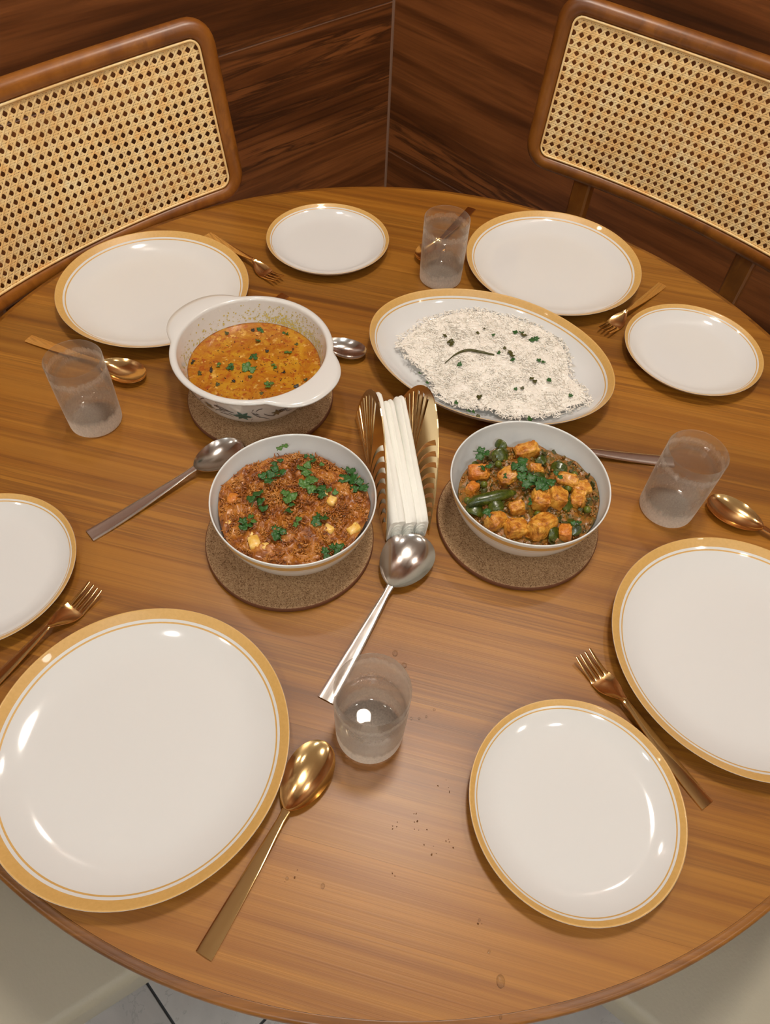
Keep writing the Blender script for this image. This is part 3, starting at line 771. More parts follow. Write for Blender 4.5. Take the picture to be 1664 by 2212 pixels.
V, F = join(ps); tag(mesh('lentils', V, F, LENT, dal), kind='stuff')
# splash stains left by the dal on the inside of the dish: thin irregular dried film flecks
STAIN = plain('dal_stain', (.62, .50, .12, 1), .4)
def inside_r(z):
    P = [(.071, .0905), (.056, .0865), (.038, .081)]
    for (z1, r1), (z0, r0) in zip(P, P[1:]):
        if z0 <= z <= z1: return r0 + (r1 - r0) * (z - z0) / (z1 - z0)
    return .0905
ps = []; q = random.Random(11)
for _ in range(900):
    c_ = q.random()
    a = R(q.gauss(72, 14)) if c_ < .35 else (R(q.gauss(35, 14)) if c_ < .6 else R(q.uniform(-10, 215)))
    z = .043 + min(abs(q.gauss(0, .009)), .0225); s = q.uniform(.0003, .0014)
    pts = []
    for k in range(6):
        b = k * PI / 3; rr = s * q.uniform(.6, 1.3); zz = z + rr * math.sin(b) * .8; aa = a + rr * math.cos(b) / .088; r = inside_r(zz) - .0004; pts.append((r * math.cos(aa), r * math.sin(aa), zz))
    ps.append((pts, [(5, 4, 3, 2, 1, 0)]))
V, F = join(ps); tag(mesh('dal_splashes', V, F, STAIN, cas), kind='stuff')

# ------------------------------------------------------------------ mound builder (curry, vegetables, rice)
def mound(cx, cy, rfun, zfun, nr=70, na=150, rough=.002, sc=180, seed=0, zbot=.02):
    """height field in polar form, closed below"""
    V = []; F = []; n0 = None
    V.append((0, 0, zfun(0, 0)))
    for i in range(1, nr + 1):
        t = i / nr
        for j in range(na):
            a = 2 * PI * j / na; r = rfun(a) * t; x, y = r * math.cos(a), r * math.sin(a)
            p = Vector((x * sc + seed, y * sc, seed * .7))
            d = noise.fractal(p, .9, 2.1, 4) * rough + noise.fractal(p * .3, 1, 2, 2) * rough * 1.2
            V.append((x, y, zfun(x, y) + d * (1 if t < .97 else .3)))
    for j in range(na): F.append((0, 1 + j, 1 + (j + 1) % na))
    for i in range(nr - 1):
        for j in range(na):
            q = (j + 1) % na; a = 1 + i * na; b = a + na; F.append((a + j, b + j, b + q, a + q))
    m = len(V); last = 1 + (nr - 1) * na
    for j in range(na): x, y, z = V[last + j]; V.append((x * .6, y * .6, zbot))
    V.append((0, 0, zbot))
    for j in range(na): q = (j + 1) % na; F.append((last + j, m + j, m + q, last + q)); F.append((m + j, m + na, m + q))
    return V, F
def bowl_r(z):                       # inner radius of a serving bowl at height z above its foot
    P = BP
    for (r0, z0), (r1, z1) in zip(P[1:], P[2:]):
        if z0 <= z <= z1: return r0 + (r1 - r0) * (z - z0) / (z1 - z0)
    return P[-1][0]
BZ = .0081
# ---- onion curry, bowl one (local origin at the bowl's foot)
B1 = (-.0966, .4545); B2 = (.1543, .5004)
def z1(x, y):
    d = math.hypot(x, y + .008) / .08
    return .0635 - .012 * d * d + .005 * noise.noise(Vector((x * 40, y * 40, 3)))
def r1(a): return min(bowl_r(.052) - .0012, .0805) * (1 - .16 * max(0, math.sin(a)) ** 1.5 + .02 * math.sin(5 * a))
V, F = mound(0, 0, r1, z1, 90, 200, .0042, 150, 5)
# loose strands and crumbs worked into the same heap
ps = [(V, F)]; q = random.Random(5)
for _ in range(3000):
    a = q.uniform(0, 2 * PI); t = math.sqrt(q.random()) * .97; r = r1(a) * t; x, y = r * math.cos(a), r * math.sin(a); z = z1(x, y) + q.uniform(-.0004, .0022)
    L = q.uniform(.0020, .0075); h0 = q.uniform(0, 6.28); cu = q.uniform(-1.6, 1.6); pts = []; px, py, pz = x, y, z - .0008
    for k in range(4): pts.append((px, py, pz)); px += L / 3 * math.cos(h0); py += L / 3 * math.sin(h0); h0 += cu * .5; pz += q.uniform(-.0004, .0009)
    rr = q.uniform(.0004, .00105); ps.append(tube(pts, [rr * .7, rr, rr, rr * .5], 5))
V, F = join(ps)
cur = mesh('onion_curry', V, F, STRAND, loc=(B1[0], B1[1], T + BZ)); tag(cur, 'red-brown shredded onion and paneer curry filling the left bowl', 'curry')
CURRY_LEAVES = [(-.1181, .4895, 1.3), (-.1278, .4765, 1.4), (-.0891, .4931, 1.4), (-.042, .4938, 1.9), (-.0302, .4799, 1.6), (-.0816, .4705, 1.7), (-.0715, .4627, 1.5), (-.1337, .4488, 1.6), (-.1013, .4533, 1.3), (-.0982, .4394, 1.1), (-.0669, .4276, 1.5), (-.0876, .4189, .9), (-.1048, .4072, 1.3), (-.1399, .416, 1.2), (-.1339, .4215, 1.0), (-.0463, .3959, 1.2), (-.0555, .3899, 1.1), (-.0573, .4654, 1.), (-.0881, .5150, .9), (-.0822, .5072, .6), (-.0728, .5045, .5), (-.1248, .4355, .8), (-.1210, .503, 1.1)]
put_leaves(CURRY_LEAVES, 200, cur, 0, [LEAF, LEAF, LEAF2], .0066, zf=lambda x, y: z1(x - B1[0], y - B1[1]) + .0025, px=B1)
V, F = sprig(.0062, 260, 2); mesh('coriander_leaf', V, F, LEAF2, cur, (-.021, .0665, .064), 1.0)
def chunk(sx, sy, sz, seed, sub=3, rough=.12, sup=.42):
    bm = bmesh.new(); bmesh.ops.create_icosphere(bm, subdivisions=sub, radius=1); q = Vector((seed * 3.1, seed * 1.7, 0))
    for v in bm.verts:
        c = v.co.normalized(); e = sup; c = Vector([math.copysign(abs(k) ** e, k) for k in c])
        m = max(abs(c.x), abs(c.y), abs(c.z)); d = 1 + rough * noise.fractal(c * 2.2 + q, 1, 2, 3)
        v.co = Vector((c.x * sx * d, c.y * sy * d, c.z * sz * d))
    bm.verts.index_update(); V = [tuple(v.co) for v in bm.verts]; F = [tuple(v.index for v in f.verts) for f in bm.faces]; bm.free(); return V, F
CURRY_CH = [(-.0661, .4648, .8), (-.0565, .4563, .9), (-.0567, .4211, .9), (-.0311, .4249, 1.1), (-.1287, .3978, 1.2), (-.118, .3936, .8), (-.1613, .4534, 1.0), (-.1603, .4227, .5), (-.133, .4081, .5)]
chl = ['yellow paneer piece beside the coriander at the middle of the onion curry', 'yellow paneer piece just right of the middle in the onion curry', 'pale paneer piece at the lower right of the onion curry', 'large paneer piece at the right rim of the onion curry', 'large paneer piece at the front left rim of the onion curry', 'small paneer piece beside the large one at the front of the onion curry', 'orange-tinted paneer piece at the left rim of the onion curry', 'small white crumb low at the left of the onion curry', 'small white crumb left of front in the onion curry']
for i, ((x, y, s), lb) in enumerate(zip(CURRY_CH, chl)):
    V, F = chunk(.0068 * s, .0052 * s, .0042 * s, i, 2)
    tag(mesh('paneer_piece', V, F, [PANEER, CARROT][i == 6], loc=(x, y, T + BZ + z1(x - B1[0], y - B1[1]) - .0004), rz=i * 1.3), lb, 'paneer', 'paneer in the onion curry')

# ---- mixed vegetables, bowl two
def z2(x, y):
    d = math.hypot(x + .006, y + .012) / .08
    return .0565 - .008 * d * d + .005 * noise.noise(Vector((x * 45, y * 45, 9)))
def r2_(a): return (bowl_r(.047) - .0012) * (1 - .22 * max(0, math.sin(a - .35)) ** 1.3)
V, F = mound(0, 0, r2_, z2, 55, 130, .003, 210, 11)
ps = [(V, F)]; q = random.Random(8)
for _ in range(700):
    a = q.uniform(0, 2 * PI); r = r2_(a) * math.sqrt(q.random()) * .97; x, y = r * math.cos(a), r * math.sin(a); s = q.uniform(.0006, .0019)
    v, f, u = lathe([(0, 1), (.7, .7), (1, 0), (.7, -.7), (0, -1)], 6); ps.append(xf((v, f), (x, y, z2(x, y) + s * .5 + q.uniform(0, .001)), q.uniform(0, 6), (q.uniform(-1, 1), q.uniform(-1, 1)), s))
V, F = join(ps); masala = tag(mesh('vegetable_masala', V, F, MASALA, loc=(B2[0], B2[1], T + BZ)), 'brown-green spice base under the vegetable pieces in the right bowl', 'masala')
ps = []; q = random.Random(77)
for k in range(75):
    a = q.uniform(0, 2 * PI); r = r2_(a) * math.sqrt(q.random()) * .95; x, y = r * math.cos(a), r * math.sin(a)
    ps.append(xf(leaf_mesh(q.uniform(.0018, .0052), q.choice((3, 4)), .4, k), (x, y, z2(x, y) + q.uniform(.002, .0055)), q.uniform(0, 6), (q.uniform(-.9, .9), q.uniform(-.9, .9))))
V, F = join(ps); tag(mesh('wilted_herbs', V, F, DRYLEAF, masala), kind='stuff')
V_GOLD = [(.1547, .5502, 1.1, 'golden potato chunk at the back rim of the vegetable bowl'), (.0991, .510, 1.15, 'orange carrot chunk at the left of the vegetable bowl'), (.0924, .4904, .8, 'small orange carrot chunk below the larger one at the left'),
 (.1313, .5073, 1.2, 'golden potato chunk left of the coriander in the vegetable bowl'), (.1623, .5236, .8, 'small orange-topped chunk behind the coriander in the vegetable bowl'), (.1954, .5084, 1.0, 'long golden chunk to the right of the coriander'),
 (.2111, .5017, 1.1, 'golden chunk near the right rim, behind another'), (.2068, .4847, 1.0, 'golden-brown chunk near the right rim, in front of another'), (.1651, .4805, 1.15, 'left one of two upright potato chunks below the coriander'),
 (.1825, .4822, 1.15, 'right one of two upright potato chunks below the coriander'), (.1161, .4465, 1.15, 'browned potato chunk at the front left rim of the vegetable bowl'), (.1376, .441, 1.2, 'potato chunk second from the left along the front rim'),
 (.164, .4441, 1.35, 'largest potato chunk at the front of the vegetable bowl'), (.1884, .4388, .85, 'small orange chunk at the front beside a dark green pepper'), (.1389, .4649, .85, 'browned crumbly chunk at the middle of the vegetable bowl')]
for i, (x, y, s, lb) in enumerate(V_GOLD):
    up = 1.25 if i in (8, 9) else 1.0
    V, F = chunk(.0100 * s * (1.25 if i in (5, 0, 12) else 1), .0076 * s * (1.15 if up > 1 else 1), .0080 * s, i + 20, 4, .17, .48)
    o = mesh('carrot_chunk' if i in (1, 2) else 'potato_chunk', V, F, CARROT if i in (1, 2, 13) else POTATO, loc=(x, y, T + BZ + z2(x - B2[0], y - B2[1]) + .0045), rz=[.3, .1, 1, .6, .2, -.3, .4, 1.2, 1.45, 1.5, .7, .3, .75, 1.4, .2][i])
    o.rotation_euler = (random.uniform(-.3, .3), random.uniform(-.3, .3), o.rotation_euler[2]); tag(o, lb, 'carrot' if i in (1, 2) else 'potato', 'chunks in the vegetable bowl')
def petal(sx, sy, curv, th, seed, n=9):
    """curved slab of pepper skin"""
    V = []; F = []
    for side in (0, 1):
        for i in range(n):
            for j in range(n):
                u = i / (n - 1) * 2 - 1; v = j / (n - 1) * 2 - 1
                k = 1 - .25 * abs(v) ** 2.5; x = u * sx * k; y = v * sy * (1 - .2 * abs(u) ** 3)
                z = -curv * (x / sx) ** 2 * sx - .3 * curv * (y / sy) ** 2 * sy + .08 * sx * noise.noise(Vector((u * 1.5 + seed, v * 1.5, 0))) - side * th * (1 - .4 * max(abs(u), abs(v)))
                V.append((x, y, z))
    m = n * n
    for i in range(n - 1):
        for j in range(n - 1):
            a = i * n + j; F.append((a, a + n, a + n + 1, a + 1)); b = a + m; F.append((b, b + 1, b + n + 1, b + n))
    ring = [j for j in range(n)] + [i * n + n - 1 for i in range(1, n)] + [(n - 1) * n + j for j in range(n - 2, -1, -1)] + [i * n for i in range(n - 2, 0, -1)]
    for a, b in zip(ring, ring[1:] + ring[:1]): F.append((a, b, b + m, a + m))
    return V, F
V_GREEN = [(.1262, .5382, 1.15, 'dark green pepper piece at the back left under a herb sprig'), (.1234, .5535, .8, 'green pepper piece standing highest at the back of the vegetable bowl'), (.1713, .5373, .8, 'green pepper piece behind and right of the coriander'),
 (.1878, .5261, 1.0, 'green pepper strip at the back right of the vegetable bowl'), (.1674, .5117, 1.1, 'green pepper piece under the central coriander'), (.1971, .478, 1.1, 'dark green pepper piece right of the two upright chunks'),
 (.1783, .4372, 1.0, 'blackish green pepper piece at the front rim'), (.1954, .4481, 1.1, 'curved green pepper strip at the front right'), (.098, .4629, 1.2, 'flat dark green pepper piece at the left under the chilli'), (.1167, .4634, .9, 'green pepper piece in front of the whole chilli')]
for i, (x, y, s, lb) in enumerate(V_GREEN):
    V, F = petal(.0095 * s, .0068 * s, .5, .0018, i)
    o = mesh('pepper_piece', V, F, CAPS, loc=(x, y, T + BZ + z2(x - B2[0], y - B2[1]) + .0065), rz=[.4, 2.4, .8, -.5, .3, 1.3, 1.4, -.9, -.2, .3][i])
    o.rotation_euler = ([.6, -.7, .4, .5, .2, .7, .5, .6, .2, .3][i], random.uniform(-.3, .3), o.rotation_euler[2]); tag(o, lb, 'pepper', 'green pepper pieces in the vegetable bowl')
path = spline_profile([(.0873, .466, .062), (.097, .4702, .0655), (.112, .4745, .067), (.127, .481, .0665), (.1394, .487, .063)], 5)
path = [(p[0] - .112, p[1] - .4745, p[2] - .06) for p in path]; n = len(path)
V, F = tube(path, [.0012 + .0058 * math.sin(PI * min(1, (i + 1.2) / n)) ** .6 for i in range(n)], 14, flat=.85)
tag(mesh('green_chilli', V, F, CAPS, loc=(.112, .4745, T + BZ + .0555)), 'whole wrinkled green chilli lying at the left of the vegetable bowl', 'chilli')
V_PEAS = [(.1052, .4972, 'pea beside the small carrot chunk at the left'), (.1214, .5253, 'pea behind the golden chunk at the back left'), (.2071, .5232, 'pea at the back right edge of the vegetables'), (.0873, .4741, 'pea at the far left edge of the vegetables'),
          (.2159, .474, 'pea at the right edge of the vegetables'), (.1616, .4619, 'pea between the front potato chunks and the upright ones'), (.0962, .5251, 'pea at the back left under the herb leaves'), (.1969, .4988, 'pea between the two right-hand chunks and the coriander')]
v, f, u = lathe([(0, 1)] + [(math.sin(a), math.cos(a)) for a in [PI * k / 9 for k in range(1, 9)]] + [(0, -1)], 14)
for i, (x, y, lb) in enumerate(V_PEAS):
    V, F = xf((v, f), (0, 0, 0), s=.0042); o = mesh('green_pea', V, F, PEA, loc=(x, y, T + BZ + z2(x - B2[0], y - B2[1]) + .0035)); tag(o, lb, 'pea', 'peas in the vegetable bowl')
V_LEAF = [(.1021, .532, 1.5, 'bright coriander sprig at the back left of the vegetable bowl'), (.1422, .5151, 1.7, 'broad coriander leaf left of centre in the vegetable bowl'), (.1476, .4932, 1.8, 'dark coriander sprig hanging left of the central bunch'), (.160, .4952, 1.8, 'largest coriander leaf at the centre of the vegetable bowl'),
          (.1708, .492, 1.5, 'coriander leaf at the right end of the central bunch'), (.1828, .5031, 1., 'pale coriander leaf beside the long golden chunk'), (.105, .510, 1.1, 'coriander bit on the orange carrot chunk'), (.1258, .499, .6, 'tiny square of green herb on a golden potato chunk'),
          (.1078, .4477, 1.2, 'coriander leaf in front of the chilli'), (.1984, .4469, .9, 'coriander leaf at the front right of the vegetables'), (.1505, .4665, .8, 'small coriander leaf left of the two upright chunks')]
for i, (x, y, s, lb) in enumerate(V_LEAF):
    V, F = sprig(.0060 * s, 300 + i, 3 if s > 1.2 else 2); o = mesh('coriander_sprig', V, F, LEAF, loc=(x, y, T + BZ + z2(x - B2[0], y - B2[1]) + .0155), rz=i * 1.1); tag(o, lb, 'herb', 'coriander on the vegetables')

# ------------------------------------------------------------------ rice
R_OUT = [(.0006, .7725), (.0282, .8153), (.0642, .8427), (.1182, .8569), (.1633, .8464), (.2179, .8143), (.2339, .7373), (.252, .6862), (.2246, .6707), (.1557, .649), (.1187, .6597), (.0661, .6689), (.0423, .7165), (.0144, .7502)]
RC = (.128, .748)
pa = sorted([(math.atan2(y - RC[1], x - RC[0]), math.hypot(x - RC[0], y - RC[1])) for x, y in R_OUT])
def rr3(a):
    a = (a + PI) % (2 * PI) - PI; L = [(pa[-1][0] - 2 * PI, pa[-1][1])] + pa + [(pa[0][0] + 2 * PI, pa[0][1])]
    for (a0, r0), (a1, r1_) in zip(L, L[1:]):
        if a0 <= a <= a1:
            t = (a - a0) / (a1 - a0); t = t * t * (3 - 2 * t); return r0 + (r1_ - r0) * t
    return L[0][1]
def z3(x, y):
    a = math.atan2(y, x); t = min(1.0, math.hypot(x, y) / rr3(a))
    base = .0065 + .011 * t ** 3
    return base + .022 * (1 - t ** 1.8) + .003 * noise.noise(Vector((x * 35, y * 35, 1)))
V, F = mound(0, 0, lambda a: rr3(a) * .97, z3, 60, 130, .0016, 200, 21, zbot=.006)
ps = [(V, F)]; q = random.Random(9)
grain = ([(-1, 0, 0), (-.45, .16, 0), (-.45, -.08, .14), (-.45, -.08, -.14), (.5, .16, .02), (.5, -.08, .16), (.5, -.08, -.12), (1, .02, .03)],
         [(0, 2, 1), (0, 1, 3), (0, 3, 2), (1, 2, 5, 4), (2, 3, 6, 5), (3, 1, 4, 6), (4, 5, 7), (5, 6, 7), (6, 4, 7)])
GV = np.array(grain[0]); allV = [np.array(V, float)]; allF = list(F); nb = len(V)
for k in range(8500):
    a = q.uniform(0, 2 * PI); t = math.sqrt(q.random()) * 1.0
    if t > .93: t += q.uniform(0, .06)
    r = rr3(a) * t; x, y = r * math.cos(a), r * math.sin(a); z = z3(x, y) + q.uniform(-.0004, .0010)
    L = q.uniform(.0024, .0042); M = (Matrix.Rotation(q.uniform(0, 6.28), 3, 'Z') @ Matrix.Rotation(q.gauss(0, .20), 3, 'Y'))
    allV.append((GV * np.array([L, .0042, .0042])) @ np.array(M).T + np.array([x, y, z])); allF += [tuple(i + nb for i in g) for g in grain[1]]; nb += 8
rice = mesh('rice', np.concatenate(allV).tolist(), allF, RICE, loc=(RC[0], RC[1], T), smooth=False); tag(rice, 'heap of white long-grain rice on the oval platter', 'rice', kind='stuff')
R_LEAF = [(.0641, .7874, .7), (.0706, .7676, 1.), (.0730, .772, .8), (.1089, .7962, .6), (.1188, .8073, .4), (.1305, .7926, .5), (.1664, .8066, 1.4), (.173, .7995, .9), (.1839, .7901, .8), (.1906, .7945, .8), (.1527, .7532, 1.2), (.1546, .743, .7), (.1939, .7497, 1.), (.1812, .711, 1.1), (.201, .711, .7), (.1363, .7537, .6), (.1446, .7653, .5), (.0839, .7295, .7), (.099, .6501, 1.), (.1077, .6429, .6), (.1731, .6446, .8), (.0801, .6636, .6), (.1098, .6752, .8), (.2287, .6905, .6), (.032, .7136, .5), (.1655, .693, .5), (.1567, .692, .5), (.0424, .6958, .5)]
R_LAB = {0: 'brown-green herb bit at the upper left of the rice, above the curled leaf', 1: 'brown-green herb stalk just above the left end of the curled leaf', 3: 'small herb bit at the far top of the rice, left of middle', 6: 'largest green herb cluster at the top edge of the rice', 7: 'green herb bit touching the largest cluster at the top of the rice', 8: 'herb bit at the upper right edge of the rice, left of its neighbour', 9: 'herb bit at the upper right edge of the rice, nearest the rim',
  10: 'square green herb leaf right of the curled leaf tip', 11: 'brown herb bit just below the square green leaf', 12: 'pointed green herb leaf at the right of the rice', 13: 'bright green herb leaf in the lower right half of the rice', 14: 'thin dark herb sliver right of the bright green leaf', 17: 'herb bit below the left end of the curled leaf', 18: 'forked green herb leaf at the front left edge of the rice', 20: 'thin herb stalk at the front right edge of the rice', 23: 'green herb bit at the far right end of the rice', 24: 'small herb bit at the far left end of the rice'}
for i, (x, y, s) in enumerate(R_LEAF):
    V, F = sprig(.0054 * s, 400 + i, 2 if s > .95 else 1)
    o = mesh('herb_leaf', V, F, [LEAF, DRYLEAF][i % 3 == 1 or i < 4], loc=(x, y, T + z3(x - RC[0], y - RC[1]) + .0024), rz=i * 2.1)
    tag(o, R_LAB.get(i, 'tiny chopped herb fleck among the grains of white rice'), 'herb', 'chopped herbs on the rice')
cp = [(.0645, .733), (.0784, .7461), (.094, .7544), (.1095, .7508), (.1297, .7467)]
sp_ = spline_profile([(x, y, z3(x - RC[0], y - RC[1]) + .0028) for x, y in cp], 6); n = len(sp_); V = []; F = []
for i, p in enumerate(sp_):
    t = i / (n - 1); wd = .0004 + .0017 * math.sin(PI * min(1, max(0, (t - .15) / .85))) ** .8
    V += [(p[0] - .1, p[1] - wd * .3 - .75, p[2] - .0), (p[0] - .1, p[1] - .75, p[2] + .0012), (p[0] - .1, p[1] + wd - .75, p[2] + .0018)]
m = len(V); V += [(x, y, z - .0006) for x, y, z in V]
for i in range(n - 1):
    k = i * 3; F += [(k, k + 3, k + 4, k + 1), (k + 1, k + 4, k + 5, k + 2), (m + k, m + k + 1, m + k + 4, m + k + 3), (m + k + 1, m + k + 2, m + k + 5, m + k + 4), (k, m + k, m + k + 3, k + 3), (k + 2, k + 5, m + k + 5, m + k + 2)]
tag(mesh('curry_leaf', V, F, DRYLEAF, loc=(.1, .75, T)), 'long curled dark curry leaf lying across the rice', 'herb')

# ------------------------------------------------------------------ glasses of water
GH = .1007
def tumbler(level):
    ro = .0330; rb = .0315; prof = []
    outer = [(0, .0004), (rb - .006, .0002), (rb - .002, 0), (rb, .0018), (rb + .0004, .005), (ro, .05), (ro + .0001, GH - .001), (ro - .0006, GH), (ro - .0012, GH - .0006)]
    ri = ro - .0016
    inner = [(ri, .06), (ri - .0006, .016), (ri - .003, .0115), (ri - .010, .0098), (0, .0095)]
    V, F, U = lathe(outer + inner, 72); return V, F
V, F = tumbler(0); gl0 = mesh('drinking_glass', V, F, GLASSF, angle=50); gl0.data.materials.append(GLASSC)
for p in gl0.data.polygons:                      # inside wall stays clear
    c = p.center
    if math.hypot(c.x, c.y) < .0316 and c.z > .009: p.material_index = 1
def water(level):
    ri = .0315; return lathe([(0, .0093), (ri - .010, .0096), (ri - .0032, .0113), (ri - .0005, .016), (ri + .00008, .05), (ri + .0001, level - .0002), (ri - .0008, level - .0012), (ri - .004, level - .0016), (0, level - .0016)], 64)
for i, (x, y, lv, lb) in enumerate([(-.3686, .6064, .083, 'tall glass of cold water at the left, in front of the plate'), (.0576, .9505, .083, 'frosted glass of water at the back beside the large plate'),
                                    (.3331, .5349, .084, 'frosted glass of water at the right behind the gold spoon'), (.0009, .2384, .058, 'glass of water nearest the camera, part empty, over the spoon handle')]):
    o = gl0 if i == 0 else gl0.copy()
    if i: COL.objects.link(o)
    o.location = (x, y, T + .0003); o.rotation_euler = (0, 0, i * .9); tag(o, lb, 'glass', 'glasses of water on the table')
    V, F, U = water(lv); mesh('water', V, F, WATER, o)

# ------------------------------------------------------------------ cutlery
def cutlery(L, bowl_len, bowl_w, depth, hw_end, hw_neck, kind='spoon', arch=.010, thick=.0014, wide_at=.45):
    """x from 0 (handle end) to L (tip); flat-bottomed handle that arches; returns solid mesh"""
    xs = list(np.linspace(0, L - bowl_len, 26)) + [L - bowl_len * (.5 + .5 * math.cos(PI * k / 40)) for k in range(1, 41)]
    m = 13; V = []; F = []
    hb = L - bowl_len; rows = []
    for x in xs:
        if x <= hb:
            t = x / hb; s = t
            wv = hw_end + (hw_neck - hw_end) * (t ** 1.6)
            if t > .93: wv += (t - .93) / .07 * .0012
            z = .0018 + arch * math.sin(PI * (t * .5) ) ** 2 if False else .0016 + arch * (t ** 1.7)
            if t > .80: z -= 0
            dish = 0; rows.append((x, wv, z, 0.0))
        else:
            t = (x - hb) / bowl_len
            k = math.sin(PI * min(1, (t * (1 - wide_at) / wide_at if t < wide_at else (t - wide_at) / (1 - wide_at))) / 2)
            if t < wide_at: eg = bowl_w * max(0.0, 1 - ((wide_at - t) / wide_at) ** 1.9) ** .60
            else: eg = bowl_w * math.sqrt(max(0.0, 1 - ((t - wide_at) / (1 - wide_at)) ** 2.1))
            nk = hw_neck * max(0.0, 1 - t * 5) ** .5
            wv = (eg ** 3 + nk ** 3) ** (1 / 3)
            rimz = .0016 + arch * (1 - t) ** 2.4 + depth * (1 - (1 - t) ** 2.2)
            if kind == 'fork':
                rimz = .0016 + arch * max(0, (1 - t * 1.55)) ** 1.5 + .0085 * max(0, t - .45) ** 1.6 * 3
            rows.append((x, max(wv, 1e-5), rimz, t))
    return rows, hb
def spoon_mesh(L=.19, bl=.068, bw=.021, depth=.0085, he=.0075, hn=.0028, arch=.0085, wide=.56, th=.0012):
    rows, hb = cutlery(L, bl, bw, depth, he, hn, 'spoon', arch, th, wide); m = 15; V = []; F = []
    for (x, wv, z, t) in rows:
        for j in range(m):
            v = j / (m - 1) * 2 - 1; y = v * wv
            if t > 0:
                prof = math.sin(PI * min(1, max(0, t))) ** .7 if 0 < t < 1 else 0
                dz = -(z - .0018) * prof * (1 - abs(v) ** 2.5)
                V.append((x, y, max(z + dz, .0006)))
            else: V.append((x, y, z + .0006 * (1 - abs(v) ** 4)))
    n = len(rows); mm = n * m
    V += [(x, y * .995, max(z - th, 0.0001 if i else 0.0001)) for i, (x, y, z) in enumerate(V)]
    for i in range(n - 1):
        for j in range(m - 1):
            a = i * m + j; F.append((a, a + m, a + m + 1, a + 1)); b = a + mm; F.append((b, b + 1, b + m + 1, b + m))
    ring = [j for j in range(m)] + [i * m + m - 1 for i in range(1, n)] + [(n - 1) * m + j for j in range(m - 2, -1, -1)] + [i * m for i in range(n - 2, 0, -1)]
    for a, b in zip(ring, ring[1:] + ring[:1]): F.append((a, b, b + mm, a + mm))
    return V, F
def fork_mesh(L=.172, hl=.060, hwid=.0118, he=.0072, hn=.0026, arch=.011, th=.0015):
    hb = L - hl; tine0 = .52; V = []; F = []
    def z_at(x):
        if x <= hb: return .0016 + arch * (x / hb) ** 1.7
        t = (x - hb) / hl; return .0022 + arch * max(0, 1 - t * 1.7) ** 1.4 + .009 * max(0, t - .42) ** 1.5 * 2.2
    def w_at(x):
        if x <= hb: t = x / hb; return he + (hn - he) * t ** 1.6
        t = (x - hb) / hl
        return hn + (hwid - hn) * math.sin(PI / 2 * min(1, t / .40)) ** 1.4 if t < .4 else hwid
    xs = list(np.linspace(0, hb, 24)) + list(np.linspace(hb, hb + hl * tine0, 12)[1:]); m = 13
    for x in xs:
        for j in range(m):
            v = j / (m - 1) * 2 - 1; V.append((x, v * w_at(x), z_at(x) - (.0012 * (1 - v * v) if x > hb else -.0005 * (1 - abs(v) ** 4))))
    n = len(xs); mm = n * m; V += [(x, y, z - th) for x, y, z in V]
    for i in range(n - 1):
        for j in range(m - 1):
            a = i * m + j; F.append((a, a + m, a + m + 1, a + 1)); b = a + mm; F.append((b, b + 1, b + m + 1, b + m))
    ring = [j for j in range(m)] + [i * m + m - 1 for i in range(1, n)] + [(n - 1) * m + j for j in range(m - 2, -1, -1)] + [i * m for i in range(n - 2, 0, -1)]
    for a, b in zip(ring, ring[1:] + ring[:1]): F.append((a, b, b + mm, a + mm))
    ps = [(V, F)]
    x0 = hb + hl * tine0
    tw = hwid * 2 / 4
    for k in range(4):
        yc = -hwid + tw * (k + .5); tv_ = []; tf_ = []; q = 9
        for i in range(q):
            t = i / (q - 1); x = x0 - .0006 + (L - x0) * t; hw2 = (tw / 2 * (.98 if i == 0 else .74)) * (1 - .45 * t); yy = yc * (1 + .0 * t)
            z = z_at(x) - .0012 * (1 - (yc / hwid) ** 2); z2_ = z - th
            for a, b in ((-1, z), (-.6, z + .0002), (.6, z + .0002), (1, z), (1, z2_ + .0003), (-1, z2_ + .0003)): tv_.append((x, yy + a * hw2, b))
        for i in range(q - 1):
            for j in range(6): r_ = (j + 1) % 6; tf_.append((i * 6 + j, i * 6 + r_, (i + 1) * 6 + r_, (i + 1) * 6 + j))
        tf_.append((5, 4, 3, 2, 1, 0)); tf_.append(tuple((q - 1) * 6 + j for j in range(6))); ps.append((tv_, tf_))
    return join(ps)
def lay(name, VF, mat, tail, tip, label, cat, group, z=.0002, src=None, tilt=0.0):
    dx, dy = tip[0] - tail[0], tip[1] - tail[1]; rz = math.atan2(dy, dx)
    o = mesh(name, VF[0], VF[1], mat, loc=(tail[0], tail[1], T + z), rz=rz, angle=45) if src is None else src.copy()
    if src is not None: COL.objects.link(o); o.location = (tail[0], tail[1], T + z); o.rotation_euler = (0, 0, rz)
    if tilt: o.rotation_euler = (0, -tilt, rz)
    return tag(o, label, cat, group)
SPV = spoon_mesh(); FKV = fork_mesh()
sp1 = lay('table_spoon', SPV, GOLD, (-.1165, .0485), (-.0385, .2220), 'gold tablespoon nearest the camera beside the lower left plate', 'spoon', 'gold tablespoons')
lay('table_spoon', SPV, GOLD, (-.503, .745), (-.3400, .6830), 'gold tablespoon half hidden behind the left water glass', 'spoon', 'gold tablespoons', src=sp1)
lay('table_spoon', SPV, GOLD, (.1085, 1.150), (.030, .985), 'gold spoon handle sticking out behind the back water glass', 'spoon', 'gold tablespoons', src=sp1)
lay('table_spoon', SPV, GOLD, (.540, .440), (.3810, .5470), 'gold tablespoon beside the right water glass, above the large plate', 'spoon', 'gold tablespoons', src=sp1)
fk1 = lay('table_fork', FKV, GOLD, (-.3140, 1.018), (-.1850, .9080), 'gold fork lying between the far left plate and the far small plate', 'fork', 'gold forks')
